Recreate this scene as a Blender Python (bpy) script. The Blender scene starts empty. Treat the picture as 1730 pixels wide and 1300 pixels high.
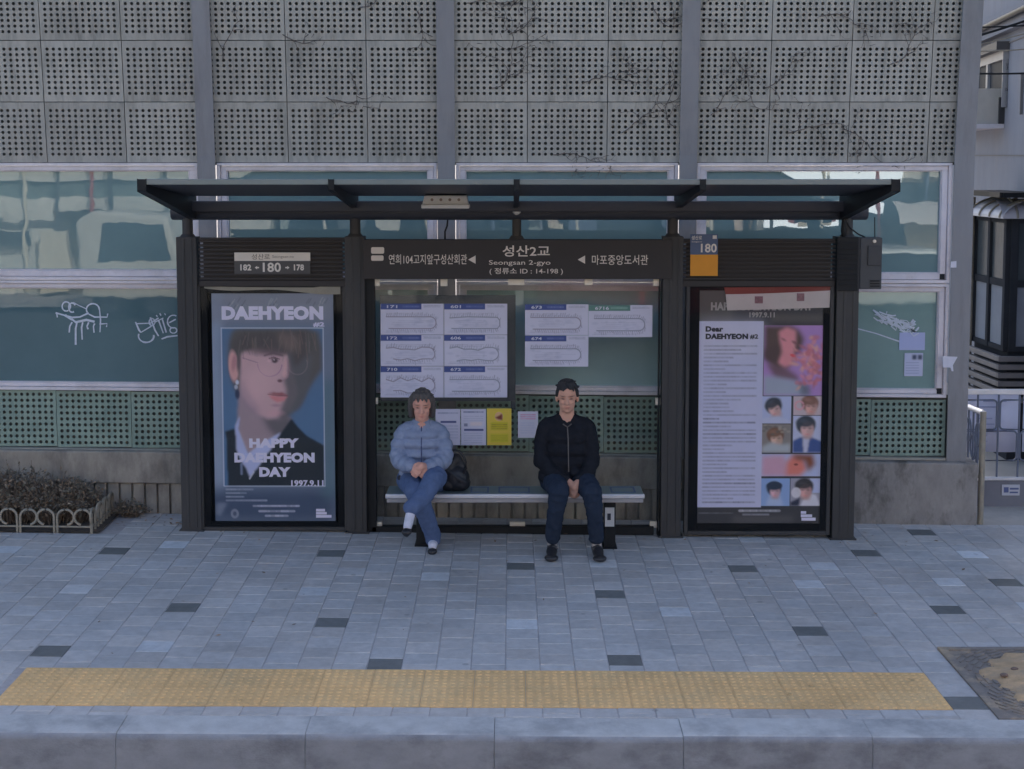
import bpy, bmesh, math, random
import numpy as np
from mathutils import Vector, Matrix, Euler
random.seed(7)
R = math.radians
SC = bpy.context.scene
COL = SC.collection

# ------------------------------------------------------------------ camera
F, CX, CY, PITCH, H = 2600.0, 865.0, 509.0, R(5.4), 3.0      # in pixels of the 1730 px wide photograph
cam = bpy.data.cameras.new("camera")
cam.sensor_fit = 'HORIZONTAL'; cam.sensor_width = 36.0
cam.lens = 36.0 * F / 1730.0
cam.shift_y = -(650.0 - CY) / 1730.0
cam.clip_start = 0.1; cam.clip_end = 3000.0
co = bpy.data.objects.new("camera", cam); COL.objects.link(co)
co.location = (0, 0, H); co.rotation_euler = (R(90) - PITCH, 0, 0)
SC.camera = co

# ------------------------------------------------------------------ light: the near pavement lies in the barrier's own shade under a blue sky
SUN_EL, SUN_AZ = R(30), R(25)
w = bpy.data.worlds.new("World"); SC.world = w; w.use_nodes = True
nt = w.node_tree
bg = nt.nodes["Background"]
sky = nt.nodes.new("ShaderNodeTexSky"); sky.sky_type = 'NISHITA'; sky.sun_disc = False
sky.sun_elevation = SUN_EL; sky.sun_rotation = SUN_AZ
sky.air_density = 1.0; sky.dust_density = 3.0; sky.ozone_density = 1.6
nt.links.new(sky.outputs[0], bg.inputs[0]); bg.inputs[1].default_value = 0.15
sl = bpy.data.lights.new("sun", 'SUN'); sl.energy = 2.0; sl.angle = R(0.6); sl.color = (1.0, 0.95, 0.9)
so = bpy.data.objects.new("sun", sl); COL.objects.link(so)
so.rotation_euler = Euler((R(90) - SUN_EL, 0, -SUN_AZ + math.pi), 'XYZ')
SC.view_settings.view_transform = 'Standard'; SC.view_settings.look = 'None'
SC.view_settings.exposure = 0.82; SC.view_settings.gamma = 1.0
SC.cycles.max_bounces = 6; SC.cycles.diffuse_bounces = 3; SC.cycles.glossy_bounces = 3
SC.cycles.transparent_max_bounces = 8; SC.cycles.caustics_reflective = False; SC.cycles.caustics_refractive = False

# light that a white surface shows in the photograph (linear): observed colour / this = own colour
LIGHT = (0.375, 0.42, 0.51)
def lin(v):
    v /= 255.0
    return v / 12.92 if v <= 0.04045 else ((v + 0.055) / 1.055) ** 2.4
def C(r, g, b, k=1.0):
    c = [max(0.004, lin(v) / l * k) for v, l in zip((r, g, b), LIGHT)]; m = max(1.0, max(c) / 0.86)
    return tuple(v / m for v in c)

LIGHT_UP = (0.235, 0.31, 0.464)                                 # the same for surfaces facing the sky
def CG(r, g, b, top=.66):
    c = [max(0.004, lin(v) / l) for v, l in zip((r, g, b), LIGHT_UP)]; m = max(1.0, max(c) / top)
    return tuple(v / m for v in c)

# ------------------------------------------------------------------ pixel -> place on a plane of known depth
def ray(px, py):
    a = (px - CX) / F; b = -(py - CY) / F
    return (a, math.cos(PITCH) + b * math.sin(PITCH), -math.sin(PITCH) + b * math.cos(PITCH))
def at(px, py, Y):
    r = ray(px, py); t = Y / r[1]
    return Vector((r[0] * t, Y, H + r[2] * t))
def zz(py, Y): return at(CX, py, Y).z
def xx(px, Y, py=650): return at(px, py, Y).x
def slope(y): return 0.005 + (0.0137 - 0.005) * min(1.0, max(0.0, (y - 8.4) / 3.6))
def gz(x, y): return -max(-6.0, min(6.0, x)) * slope(y)
def onground(px, py):
    lo, hi = 5.0, 40.0
    for _ in range(40):
        m = (lo + hi) / 2; p = at(px, py, m)
        if p.z > gz(p.x, m): lo = m
        else: hi = m
    return p

# ------------------------------------------------------------------ materials
MATS = {}
def mat(name, col, rough=0.6, var=0.12, scale=6.0, bump=0.0, bscale=40.0, metal=0.0, spec=0.5, coat=0.0,
        dirt=None, dirt_amt=0.0, dirt_scale=1.5, stretch=(1, 1, 1), detail=6.0):
    if name in MATS: return MATS[name]
    m = bpy.data.materials.new(name); m.use_nodes = True; MATS[name] = m
    n, l = m.node_tree.nodes, m.node_tree.links
    b = n["Principled BSDF"]
    b.inputs["Roughness"].default_value = rough; b.inputs["Metallic"].default_value = metal
    b.inputs["Specular IOR Level"].default_value = spec
    if coat: b.inputs["Coat Weight"].default_value = coat; b.inputs["Coat Roughness"].default_value = 0.04
    tc = n.new("ShaderNodeTexCoord"); mp = n.new("ShaderNodeMapping"); mp.inputs["Scale"].default_value = stretch
    l.new(tc.outputs["Object"], mp.inputs[0])
    nz = n.new("ShaderNodeTexNoise"); nz.inputs["Scale"].default_value = scale; nz.inputs["Detail"].default_value = detail
    nz.inputs["Roughness"].default_value = 0.65
    l.new(mp.outputs[0], nz.inputs["Vector"])
    mr = n.new("ShaderNodeMapRange"); mr.inputs[1].default_value = 0.3; mr.inputs[2].default_value = 0.7
    mr.inputs[3].default_value = 1 - var; mr.inputs[4].default_value = 1 + var
    l.new(nz.outputs[0], mr.inputs[0])
    mx = n.new("ShaderNodeVectorMath"); mx.operation = 'SCALE'; mx.inputs[0].default_value = col[:3]
    l.new(mr.outputs[0], mx.inputs["Scale"])
    out = mx.outputs[0]
    if dirt:
        nd = n.new("ShaderNodeTexNoise"); nd.inputs["Scale"].default_value = dirt_scale; nd.inputs["Detail"].default_value = 8
        nd.inputs["Roughness"].default_value = 0.7
        l.new(mp.outputs[0], nd.inputs["Vector"])
        rd = n.new("ShaderNodeMapRange"); rd.inputs[1].default_value = 0.48; rd.inputs[2].default_value = 0.68
        rd.inputs[3].default_value = 0; rd.inputs[4].default_value = dirt_amt
        l.new(nd.outputs[0], rd.inputs[0])
        mm = n.new("ShaderNodeMix"); mm.data_type = 'RGBA'
        l.new(rd.outputs[0], mm.inputs["Factor"]); l.new(out, mm.inputs["A"]); mm.inputs["B"].default_value = (*dirt, 1)
        out = mm.outputs["Result"]
    l.new(out, b.inputs["Base Color"])
    if bump:
        nb = n.new("ShaderNodeTexNoise"); nb.inputs["Scale"].default_value = bscale; nb.inputs["Detail"].default_value = 4
        l.new(mp.outputs[0], nb.inputs["Vector"])
        bp = n.new("ShaderNodeBump"); bp.inputs["Strength"].default_value = bump; bp.inputs["Distance"].default_value = 0.01
        l.new(nb.outputs[0], bp.inputs["Height"]); l.new(bp.outputs[0], b.inputs["Normal"])
    return m
def colmat(name, rough=0.7, var=0.1, scale=30.0, coat=0.0, bump=0.0, bscale=60.0, spec=0.5):
    if name in MATS: return MATS[name]
    m = mat(name, (1, 1, 1), rough, var, scale, bump, bscale, coat=coat, spec=spec)
    n, l = m.node_tree.nodes, m.node_tree.links
    a = n.new("ShaderNodeAttribute"); a.attribute_name = "Col"
    for nd in n:
        if nd.type == 'VECT_MATH': l.new(a.outputs["Color"], nd.inputs[0])
    return m
def glass_pane_mat(name, tint, f0=1.5):
    m = bpy.data.materials.new(name); m.use_nodes = True; MATS[name] = m
    n, l = m.node_tree.nodes, m.node_tree.links
    n.remove(n["Principled BSDF"]); o = n["Material Output"]
    t = n.new("ShaderNodeBsdfTransparent"); t.inputs[0].default_value = (*tint, 1)
    g = n.new("ShaderNodeBsdfGlossy"); g.inputs["Roughness"].default_value = 0.02
    fr = n.new("ShaderNodeFresnel"); fr.inputs[0].default_value = f0
    mx = n.new("ShaderNodeMixShader")
    l.new(fr.outputs[0], mx.inputs[0]); l.new(t.outputs[0], mx.inputs[1]); l.new(g.outputs[0], mx.inputs[2]); l.new(mx.outputs[0], o.inputs[0])
    return m

M = {}
M['frame'] = mat('dark_metal', C(44, 46, 52), 0.55, 0.10, 3.0, 0.04, 60, spec=0.25, dirt=C(60, 60, 63), dirt_amt=0.5, dirt_scale=2.5, stretch=(1, 1, .25))
M['sign'] = mat('sign_metal', C(37, 36, 40), 0.7, 0.06, 4)
M['roof'] = mat('roof_metal', C(40, 43, 52), 0.4, 0.1, 2.0, spec=.35)
M['black'] = mat('black_metal', C(20, 23, 29), 0.5, 0.1, 4, spec=.25)
M['case'] = mat('case_black', C(14, 17, 23), 0.6, 0.08, 4, spec=.12)
M['pillar'] = mat('pillar_paint', C(94, 98, 110), 0.6, 0.10, 2.5, 0.03, 30, dirt=C(72, 74, 82), dirt_amt=0.6, dirt_scale=1.6, stretch=(2, 2, .4))
M['perf'] = mat('panel_grey', C(119, 122, 127), 0.7, 0.10, 3, 0.0, dirt=C(88, 91, 94), dirt_amt=0.8, dirt_scale=4.5, stretch=(1.6, 1.6, .35))
M['perfgreen'] = mat('panel_green', C(95, 114, 116), 0.6, 0.12, 3, dirt=C(68, 88, 90), dirt_amt=0.55, dirt_scale=2.0)
M['wool'] = mat('absorber', C(66, 72, 78), 0.95, 0.3, 8)
M['alu'] = mat('white_aluminium', C(152, 154, 172), 0.45, 0.08, 4, dirt=C(118, 118, 130), dirt_amt=0.5, dirt_scale=3, stretch=(1, 1, 1))
M['conc'] = mat('concrete', C(108, 108, 111), 0.9, 0.16, 5, 0.25, 30, dirt=C(66, 66, 70), dirt_amt=0.85, dirt_scale=1.7, stretch=(1.6, 1.6, .7))
M['kerbface'] = mat('kerb_face', C(108, 114, 130), 0.9, 0.14, 7, 0.25, 80, dirt=C(74, 78, 90), dirt_amt=0.7, dirt_scale=2.6, stretch=(1, 1, 1.6))
M['concdark'] = mat('stained_concrete', C(98, 99, 106), 0.9, 0.2, 5, 0.3, 30, dirt=C(52, 53, 56), dirt_amt=0.95, dirt_scale=2.4, stretch=(1.5, 1.5, .8), detail=9)
M['kerb'] = mat('kerb_stone', CG(104, 118, 143, .72), 0.85, 0.12, 9, 0.2, 90, dirt=C(84, 90, 104), dirt_amt=0.75, dirt_scale=1.6, stretch=(1, 1, 2.5))
M['road'] = mat('asphalt', (0.05, 0.05, 0.055), 0.9, 0.2, 20, 0.4, 200)
M['yellow'] = mat('tactile_yellow', (.98, .62, .29), 0.8, 0.08, 14, 0.1, 90, dirt=(.80, .58, .32), dirt_amt=0.6, dirt_scale=2.2)
M['steel'] = mat('stainless', C(150, 156, 174), 0.35, 0.08, 4, metal=0.55)
M['clip'] = mat('clip_metal', C(176, 178, 182), 0.4, 0.05, 4, metal=0.2)
M['galv'] = mat('weathered_steel', C(104, 103, 102), 0.5, 0.15, 12, metal=0.2)
M['white'] = mat('white_paint', C(188, 190, 200), 0.55, 0.04, 5)
M['letter'] = mat('sign_letter', C(168, 168, 174), 0.6, 0.03, 5)
M['posterletter'] = mat('poster_letter', C(150, 156, 192), 0.5, 0.03, 5)
M['ink'] = mat('black_ink', C(34, 38, 52), 0.6, 0.03, 5)
M['paint_white'] = mat('spray_paint', C(140, 152, 176), 0.6, 0.12, 30)
M['shelterglass'] = glass_pane_mat('clear_glass', (0.985, 0.995, 0.99), 1.3)
M['caseglass'] = glass_pane_mat('case_glass', (0.99, 0.99, 0.99), 1.16)

# teal reflective pane (noise barrier glazing)
def pane_mat(name, col, ior):
    m = mat(name, col, 0.006, 0.10, 1.2)
    b = m.node_tree.nodes["Principled BSDF"]; b.inputs["IOR"].default_value = ior; b.inputs["Specular Tint"].default_value = (0.84, 0.93, 0.98, 1)
    n, l = m.node_tree.nodes, m.node_tree.links
    nb = n.new("ShaderNodeTexNoise"); nb.inputs["Scale"].default_value = 1.3; nb.inputs["Detail"].default_value = 3.0
    tc = n.new("ShaderNodeTexCoord"); l.new(tc.outputs["Object"], nb.inputs["Vector"])
    bp = n.new("ShaderNodeBump"); bp.inputs["Strength"].default_value = 0.24; bp.inputs["Distance"].default_value = 0.005
    l.new(nb.outputs[0], bp.inputs["Height"]); l.new(bp.outputs[0], b.inputs["Normal"])
    return m
M['pane'] = pane_mat('teal_glazing', C(62, 84, 97), 1.95)
M['panemid'] = pane_mat('teal_glazing_faded', C(90, 114, 122), 1.95)  # end bay, lower: brightness of street reflections put into the base colour
M['panepale'] = pane_mat('teal_glazing_pale', C(110, 134, 148), 2.0)  # behind the shelter: base lightened to stand in for reflections and offset shade
M['paneup'] = pane_mat('teal_glazing_upper', C(78, 101, 112), 1.95)  # upper panes: reflected street brightness painted in as a lighter base

# ------------------------------------------------------------------ mesh helpers
class MB:
    def __init__(s): s.v = []; s.f = []; s.m = []; s.sm = []
    def add(s, vs, fs, mi=0, smooth=False):
        o = len(s.v); s.v += [tuple(v) for v in vs]
        for f in fs: s.f.append(tuple(i + o for i in f)); s.m.append(mi); s.sm.append(smooth)
        return s
    def box(s, x0, x1, y0, y1, z0, z1, mi=0):
        if x0 > x1: x0, x1 = x1, x0
        if y0 > y1: y0, y1 = y1, y0
        if z0 > z1: z0, z1 = z1, z0
        v = [(x0, y0, z0), (x1, y0, z0), (x1, y1, z0), (x0, y1, z0), (x0, y0, z1), (x1, y0, z1), (x1, y1, z1), (x0, y1, z1)]
        return s.add(v, [(0, 3, 2, 1), (4, 5, 6, 7), (0, 1, 5, 4), (1, 2, 6, 5), (2, 3, 7, 6), (3, 0, 4, 7)], mi)
    def prism(s, pts, y0, y1, mi=0):                      # polygon in XZ (counter-clockwise seen from -Y) between y0 < y1
        n = len(pts)
        if sum(pts[i][0] * pts[(i + 1) % n][1] - pts[(i + 1) % n][0] * pts[i][1] for i in range(n)) < 0: pts = pts[::-1]
        v = [(x, y0, z) for x, z in pts] + [(x, y1, z) for x, z in pts]
        fs = [tuple(range(n)), tuple(range(2 * n - 1, n - 1, -1))]
        fs += [(i, i + n, (i + 1) % n + n, (i + 1) % n) for i in range(n)]
        return s.add(v, fs, mi)
    def tube(s, pts, r, n=8, mi=0, caps=True):
        pts = [Vector(p) for p in pts]; k = len(pts)
        rs = r if isinstance(r, (list, tuple)) else [r] * k
        up = None; rings = []
        for i, p in enumerate(pts):
            d = (pts[min(i + 1, k - 1)] - pts[max(i - 1, 0)])
            if d.length < 1e-9: d = Vector((0, 0, 1))
            d.normalize()
            if up is None: up = Vector((0, 0, 1)) if abs(d.z) < 0.9 else Vector((1, 0, 0))
            a = d.cross(up)
            if a.length < 1e-6: a = d.orthogonal()
            a.normalize(); b = d.cross(a); b.normalize(); up = -b if False else up
            rings.append([p + (a * math.cos(2 * math.pi * j / n) + b * math.sin(2 * math.pi * j / n)) * rs[i] for j in range(n)])
        v = [q for rg in rings for q in rg]
        fs = [(i * n + j, i * n + (j + 1) % n, (i + 1) * n + (j + 1) % n, (i + 1) * n + j) for i in range(k - 1) for j in range(n)]
        s.add(v, fs, mi, True)
        if caps:
            s.add(rings[0], [tuple(range(n))[::-1]], mi); s.add(rings[-1], [tuple(range(n))], mi)
        return s
    def sphere(s, c, rx, ry=None, rz=None, nu=14, nv=9, mi=0):
        ry = rx if ry is None else ry; rz = rx if rz is None else rz
        v = [(c[0], c[1], c[2] + rz)]
        for i in range(1, nv):
            t = math.pi * i / nv
            for j in range(nu):
                p = 2 * math.pi * j / nu
                v.append((c[0] + rx * math.sin(t) * math.cos(p), c[1] + ry * math.sin(t) * math.sin(p), c[2] + rz * math.cos(t)))
        v.append((c[0], c[1], c[2] - rz)); L = len(v) - 1
        fs = [(0, 1 + j, 1 + (j + 1) % nu) for j in range(nu)]
        for i in range(nv - 2):
            for j in range(nu):
                a = 1 + i * nu + j; b = 1 + i * nu + (j + 1) % nu
                fs.append((a, a + nu, b + nu, b))
        fs += [(L, 1 + (nv - 2) * nu + (j + 1) % nu, 1 + (nv - 2) * nu + j) for j in range(nu)]
        return s.add(v, fs, mi, True)
    def cyl(s, c, r, h, axis='Y', n=20, mi=0):
        d = {'X': Vector((1, 0, 0)), 'Y': Vector((0, 1, 0)), 'Z': Vector((0, 0, 1))}[axis]
        c = Vector(c); return s.tube([c - d * h / 2, c + d * h / 2], r, n, mi)
    def capsule(s, pts, rs):                               # chain for remeshing
        for i in range(len(pts) - 1): s.tube([pts[i], pts[i + 1]], [rs[i], rs[i + 1]], 14)
        for p, r in zip(pts, rs): s.sphere(p, r)
        return s
    def map(s, fn): s.v = [tuple(fn(*v)) for v in s.v]; return s
    def build(s, name, mats, parent=None, bevel=0.0, seg=2, colors=None):
        me = bpy.data.meshes.new(name); me.from_pydata(s.v, [], s.f)
        for m in (mats if isinstance(mats, (list, tuple)) else [mats]): me.materials.append(m)
        me.polygons.foreach_set("material_index", s.m); me.polygons.foreach_set("use_smooth", s.sm)
        if colors is not None:                             # one colour per face
            ca = me.color_attributes.new("Col", 'FLOAT_COLOR', 'CORNER')
            buf = np.ones((len(me.loops), 4), dtype=np.float32)
            for p, c in zip(me.polygons, colors): buf[p.loop_start:p.loop_start + p.loop_total, :3] = c
            ca.data.foreach_set("color", buf.ravel())
        me.update()
        return link(name, me, parent, bevel, seg)
def link(name, me, parent=None, bevel=0.0, seg=2):
    o = bpy.data.objects.new(name, me); COL.objects.link(o)
    if parent is not None: o.parent = parent
    if bevel:
        b = o.modifiers.new("bevel", 'BEVEL'); b.width = bevel; b.segments = seg; b.limit_method = 'ANGLE'; b.harden_normals = False
    return o
def tag(o, label=None, cat=None, group=None, kind=None):
    if label: o["label"] = label
    if cat: o["category"] = cat
    if group: o["group"] = group
    if kind: o["kind"] = kind
    return o
def empty(name, loc, label, cat, group=None):
    o = bpy.data.objects.new(name, None); COL.objects.link(o); o.location = loc; o.empty_display_size = 0.1
    return tag(o, label, cat, group)
def under(child, root):                                    # parent a mesh built in world coordinates under a moved Empty
    child.parent = root; child.matrix_parent_inverse = Matrix.Translation(root.location).inverted(); return child
def part(mb, name, mats, root, bevel=0.0, seg=2, colors=None):
    o = mb.build(name, mats, None, bevel, seg, colors)
    loc = Vector((0, 0, 0)); r = root
    if isinstance(root, tuple): r = root[0]
    o.parent = r
    bpy.context.view_layer.update()
    o.matrix_parent_inverse = r.matrix_world.inverted()
    return o
def remeshed(mb, voxel, smooth=6, fac=0.5):
    o = mb.build("tmp", [], None)
    r = o.modifiers.new("r", 'REMESH'); r.mode = 'VOXEL'; r.voxel_size = voxel; r.use_smooth_shade = True
    if smooth:
        s = o.modifiers.new("s", 'SMOOTH'); s.iterations = smooth; s.factor = fac
    dg = bpy.context.evaluated_depsgraph_get()
    me = bpy.data.meshes.new_from_object(o.evaluated_get(dg))
    bpy.data.objects.remove(o)
    me.polygons.foreach_set("use_smooth", [True] * len(me.polygons))
    return me
def tmp_mesh(mb):
    o = mb.build('tmp', []); me = o.data; bpy.data.objects.remove(o); return me
def vcol(me, fn):
    n = len(me.vertices); co_ = np.empty(n * 3, dtype=np.float32); me.vertices.foreach_get("co", co_); co_ = co_.reshape(-1, 3)
    ca = me.color_attributes.new("Col", 'FLOAT_COLOR', 'POINT'); buf = np.ones((n, 4), dtype=np.float32)
    buf[:, :3] = fn(co_); ca.data.foreach_set("color", buf.ravel())
def wrinkle(me, amp, freq, seed=0):                            # cloth folds pressed into the surface along its normals
    import mathutils
    nz = mathutils.noise.noise; n = len(me.vertices)
    P = np.empty(n * 3, dtype=np.float32); N = np.empty(n * 3, dtype=np.float32)
    me.vertices.foreach_get("co", P); me.vertices.foreach_get("normal", N); P = P.reshape(-1, 3); N = N.reshape(-1, 3); fx, fy, fz = freq
    d = np.array([(1 - abs(nz((x * fx + seed, y * fy, z * fz))) * 2.4) * .7 + nz((x * fx * 2.3, y * fy * 2.3 + seed, z * fz * 2.1 + 5)) * .5 for x, y, z in P.tolist()], dtype=np.float32)
    P = P + N * (amp * d)[:, None]; me.vertices.foreach_set("co", P.ravel()); me.update()
    return me
def child_mesh(name, me, m, root):
    me.materials.clear(); me.materials.append(m)
    o = bpy.data.objects.new(name, me); COL.objects.link(o); o.parent = root
    bpy.context.view_layer.update(); o.matrix_parent_inverse = root.matrix_world.inverted()
    return o
def text_mesh(s, bold=0.0, sx=1.0):
    c = bpy.data.curves.new("t", 'FONT'); c.body = s; c.size = 1.0; c.offset = bold * 1.25; c.space_character = 1.0 + 1.6 * bold; c.resolution_u = 3; c.fill_mode = 'BOTH'
    o = bpy.data.objects.new("t", c); COL.objects.link(o)
    dg = bpy.context.evaluated_depsgraph_get()
    me = bpy.data.meshes.new_from_object(o.evaluated_get(dg))
    bpy.data.objects.remove(o); bpy.data.curves.remove(c)
    n = len(me.vertices); co_ = np.empty(n * 3); me.vertices.foreach_get("co", co_); co_ = co_.reshape(-1, 3)
    fs = [tuple(p.vertices) for p in me.polygons]; bpy.data.meshes.remove(me)
    return co_, fs
def text(mb, s, x0, y0, x1, y1, Y, bold=0.0, mi=0):        # fits the string into a pixel box on the plane at depth Y
    v, fs = text_mesh(s, bold)
    a, b = at(x0, y1, Y), at(x1, y0, Y)
    mn, mx = v.min(0), v.max(0); d = np.maximum(mx - mn, 1e-6)
    out = [(a.x + (p[0] - mn[0]) / d[0] * (b.x - a.x), Y, a.z + (p[1] - mn[1]) / d[1] * (b.z - a.z)) for p in v]
    mb.add(out, fs, mi); return mb
def tpart(root, name, m, *items):                           # one part per line of writing
    for it in items: part(text(MB(), *it), name, m, root)
def pbox(mb, x0, y0, x1, y1, Ya, Yb, mi=0):                # pixel rectangle (measured at depth Ya) as a box between two depths
    a, b = at(x0, y1, Ya), at(x1, y0, Ya)
    return mb.box(a.x, b.x, Ya, Yb, a.z, b.z, mi)
def pprism(mb, pts, Ya, Yb, mi=0):
    q = [at(x, y, Ya) for x, y in pts]
    return mb.prism([(p.x, p.z) for p in q], Ya, Yb, mi)
def pline(mb, pts, Y, wpx, mi=0, thick=0.0):               # flat brush stroke on the plane at depth Y
    k = len(pts)
    Y -= 0.00025 * (len(mb.f) % 40)                            # strokes lie over one another, never in one plane
    P = [at(x, y, Y) for x, y in pts]; wd0 = wpx * 1.25 * Y / F / 2
    v = []
    for i, p in enumerate(P):
        d = P[min(i + 1, k - 1)] - P[max(i - 1, 0)]; d.y = 0
        if d.length < 1e-9: d = Vector((1, 0, 0))
        d.normalize(); nn = Vector((-d.z, 0, d.x)) * wd0 * (.75 + .5 * random.random())
        v += [p + nn, p - nn]
    mb.add(v, [(2 * i, 2 * i + 1, 2 * i + 3, 2 * i + 2) for i in range(k - 1)], mi); return mb
def arc(cx, cy, rx, ry, a0, a1, n=16):
    return [(cx + rx * math.cos(R(a0 + (a1 - a0) * i / n)), cy + ry * math.sin(R(a0 + (a1 - a0) * i / n))) for i in range(n + 1)]

# small painter for printed pictures: pixel coordinates of the photograph, colours as the print's own albedo
class Print:
    def __init__(s, x0, y0, x1, y1, k, bg):
        s.x0, s.y0, s.x1, s.y1 = x0, y0, x1, y1
        s.nx, s.ny = int((x1 - x0) * k) + 1, int((y1 - y0) * k) + 1
        s.X, s.Y = np.meshgrid(np.linspace(x0, x1, s.nx), np.linspace(y0, y1, s.ny)); s.k = k
        s.A = np.ones((s.ny, s.nx, 3)) * np.array(C(*bg))
    def blur(s, m, r):
        r = int(round(r * s.k))
        if r < 1: return m
        for _ in range(2):
            for ax in (0, 1):
                p = np.pad(m, [(r + 1, r) if i == ax else (0, 0) for i in (0, 1)], mode='edge'); c = np.cumsum(p, axis=ax)
                m = (np.take(c, range(2 * r + 1, c.shape[ax]), axis=ax) - np.take(c, range(0, c.shape[ax] - 2 * r - 1), axis=ax)) / (2 * r + 1)
        return m
    def put(s, m, col, a=1.0):
        m = np.clip(m, 0, 1)[..., None] * a; s.A = s.A * (1 - m) + np.array(C(*col)) * m
    def poly(s, pts, col, soft=0.0, a=1.0, clip=None):
        m = np.zeros_like(s.X, dtype=bool); n = len(pts)
        for i in range(n):
            xa, ya = pts[i]; xb, yb = pts[(i + 1) % n]
            if ya == yb: continue
            m ^= ((ya > s.Y) != (yb > s.Y)) & (s.X < (xb - xa) * (s.Y - ya) / (yb - ya) + xa)
        m = s.blur(m.astype(float), soft)
        if clip: m = m * ((s.X >= clip[0]) & (s.X <= clip[2]) & (s.Y >= clip[1]) & (s.Y <= clip[3]))
        s.put(m, col, a); return s
    def rect(s, x0, y0, x1, y1, col, soft=0.0, a=1.0): return s.poly([(x0, y0), (x1, y0), (x1, y1), (x0, y1)], col, soft, a)
    def ell(s, cx, cy, rx, ry, col, soft=1.0, a=1.0, rot=0.0, clip=None):
        dx, dy = s.X - cx, s.Y - cy; c, d = math.cos(R(rot)), math.sin(R(rot))
        q = np.sqrt(((dx * c + dy * d) / rx) ** 2 + ((-dx * d + dy * c) / ry) ** 2)
        m = np.clip((1 - q) * min(rx, ry) / max(soft, 0.3) + 0.5, 0, 1)
        if clip: m = m * ((s.X >= clip[0]) & (s.X <= clip[2]) & (s.Y >= clip[1]) & (s.Y <= clip[3]))
        s.put(m, col, a); return s
    def line(s, pts, wd, col, a=1.0, soft=0.7):
        m = np.zeros_like(s.X)
        for (xa, ya), (xb, yb) in zip(pts[:-1], pts[1:]):
            L = max((xb - xa) ** 2 + (yb - ya) ** 2, 1e-9)
            t = np.clip(((s.X - xa) * (xb - xa) + (s.Y - ya) * (yb - ya)) / L, 0, 1)
            d = np.hypot(s.X - xa - t * (xb - xa), s.Y - ya - t * (yb - ya))
            m = np.maximum(m, np.clip((wd / 2 - d) / soft + 0.5, 0, 1))
        s.put(m, col, a); return s
    def scribble(s, x0, y0, x1, y1, col, a, seed, words=True):   # a line of print too small to read
        rg = np.random.RandomState(seed); x = x0
        while x < x1:
            wl = rg.uniform(3, 11); s.line([(x, (y0 + y1) / 2), (min(x + wl, x1), (y0 + y1) / 2)], (y1 - y0), col, a * rg.uniform(.55, 1), 1.0); x += wl + rg.uniform(1.2, 2.4)
        return s
    def mesh(s, name, Y, m, root, thick=0.002):
        P = [at(x, y, Y) for x, y in ((s.x0, s.y0), (s.x1, s.y1))]
        xs = np.linspace(P[0].x, P[1].x, s.nx); zs = np.linspace(P[0].z, P[1].z, s.ny)
        XX, ZZ = np.meshgrid(xs, zs); n = s.nx * s.ny
        v = np.stack([XX.ravel(), np.full(n, Y), ZZ.ravel()], 1)
        i = np.arange((s.ny - 1) * (s.nx - 1)); r, c = i // (s.nx - 1), i % (s.nx - 1); a = r * s.nx + c
        q = np.stack([a, a + s.nx, a + s.nx + 1, a + 1], 1)
        me = bpy.data.meshes.new(name); me.from_pydata(v.tolist(), [], q.tolist()); me.materials.append(m)
        ca = me.color_attributes.new("Col", 'FLOAT_COLOR', 'POINT'); buf = np.ones((n, 4), dtype=np.float32); buf[:, :3] = s.A.reshape(-1, 3)
        ca.data.foreach_set("color", buf.ravel()); me.update()
        o = link(name, me)
        if root is not None:
            o.parent = root; bpy.context.view_layer.update(); o.matrix_parent_inverse = root.matrix_world.inverted()
        return o
M['print'] = colmat('printed_paper', 0.55, 0.03, 8)
M['poster'] = colmat('printed_poster', 0.6, 0.03, 8, spec=.25)
M['tiles'] = colmat('paver_stone', 0.9, 0.11, 16, bump=0.12, bscale=140, spec=.3)
def weather(m):                                               # worn patches and small trodden-in spots
    n, l = m.node_tree.nodes, m.node_tree.links; b = n['Principled BSDF']; src = b.inputs['Base Color'].links[0].from_socket
    tc = n.new('ShaderNodeTexCoord')
    a = n.new('ShaderNodeTexNoise'); a.inputs['Scale'].default_value = 0.8; a.inputs['Detail'].default_value = 9; a.inputs['Roughness'].default_value = .72; l.new(tc.outputs['Object'], a.inputs['Vector'])
    r1 = n.new('ShaderNodeMapRange'); r1.inputs[1].default_value = .32; r1.inputs[2].default_value = .66; r1.inputs[3].default_value = .76; r1.inputs[4].default_value = 1.06; l.new(a.outputs[0], r1.inputs[0])
    v = n.new('ShaderNodeTexVoronoi'); v.inputs['Scale'].default_value = 3.2; l.new(tc.outputs['Object'], v.inputs['Vector'])
    r2 = n.new('ShaderNodeMapRange'); r2.inputs[1].default_value = .045; r2.inputs[2].default_value = .075; r2.inputs[3].default_value = .72; r2.inputs[4].default_value = 1; l.new(v.outputs['Distance'], r2.inputs[0])
    mu = n.new('ShaderNodeMath'); mu.operation = 'MULTIPLY'; l.new(r1.outputs[0], mu.inputs[0]); l.new(r2.outputs[0], mu.inputs[1])
    s = n.new('ShaderNodeVectorMath'); s.operation = 'SCALE'; l.new(src, s.inputs[0]); l.new(mu.outputs[0], s.inputs['Scale']); l.new(s.outputs[0], b.inputs['Base Color'])
weather(M['tiles']); weather(M['yellow'])
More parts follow.
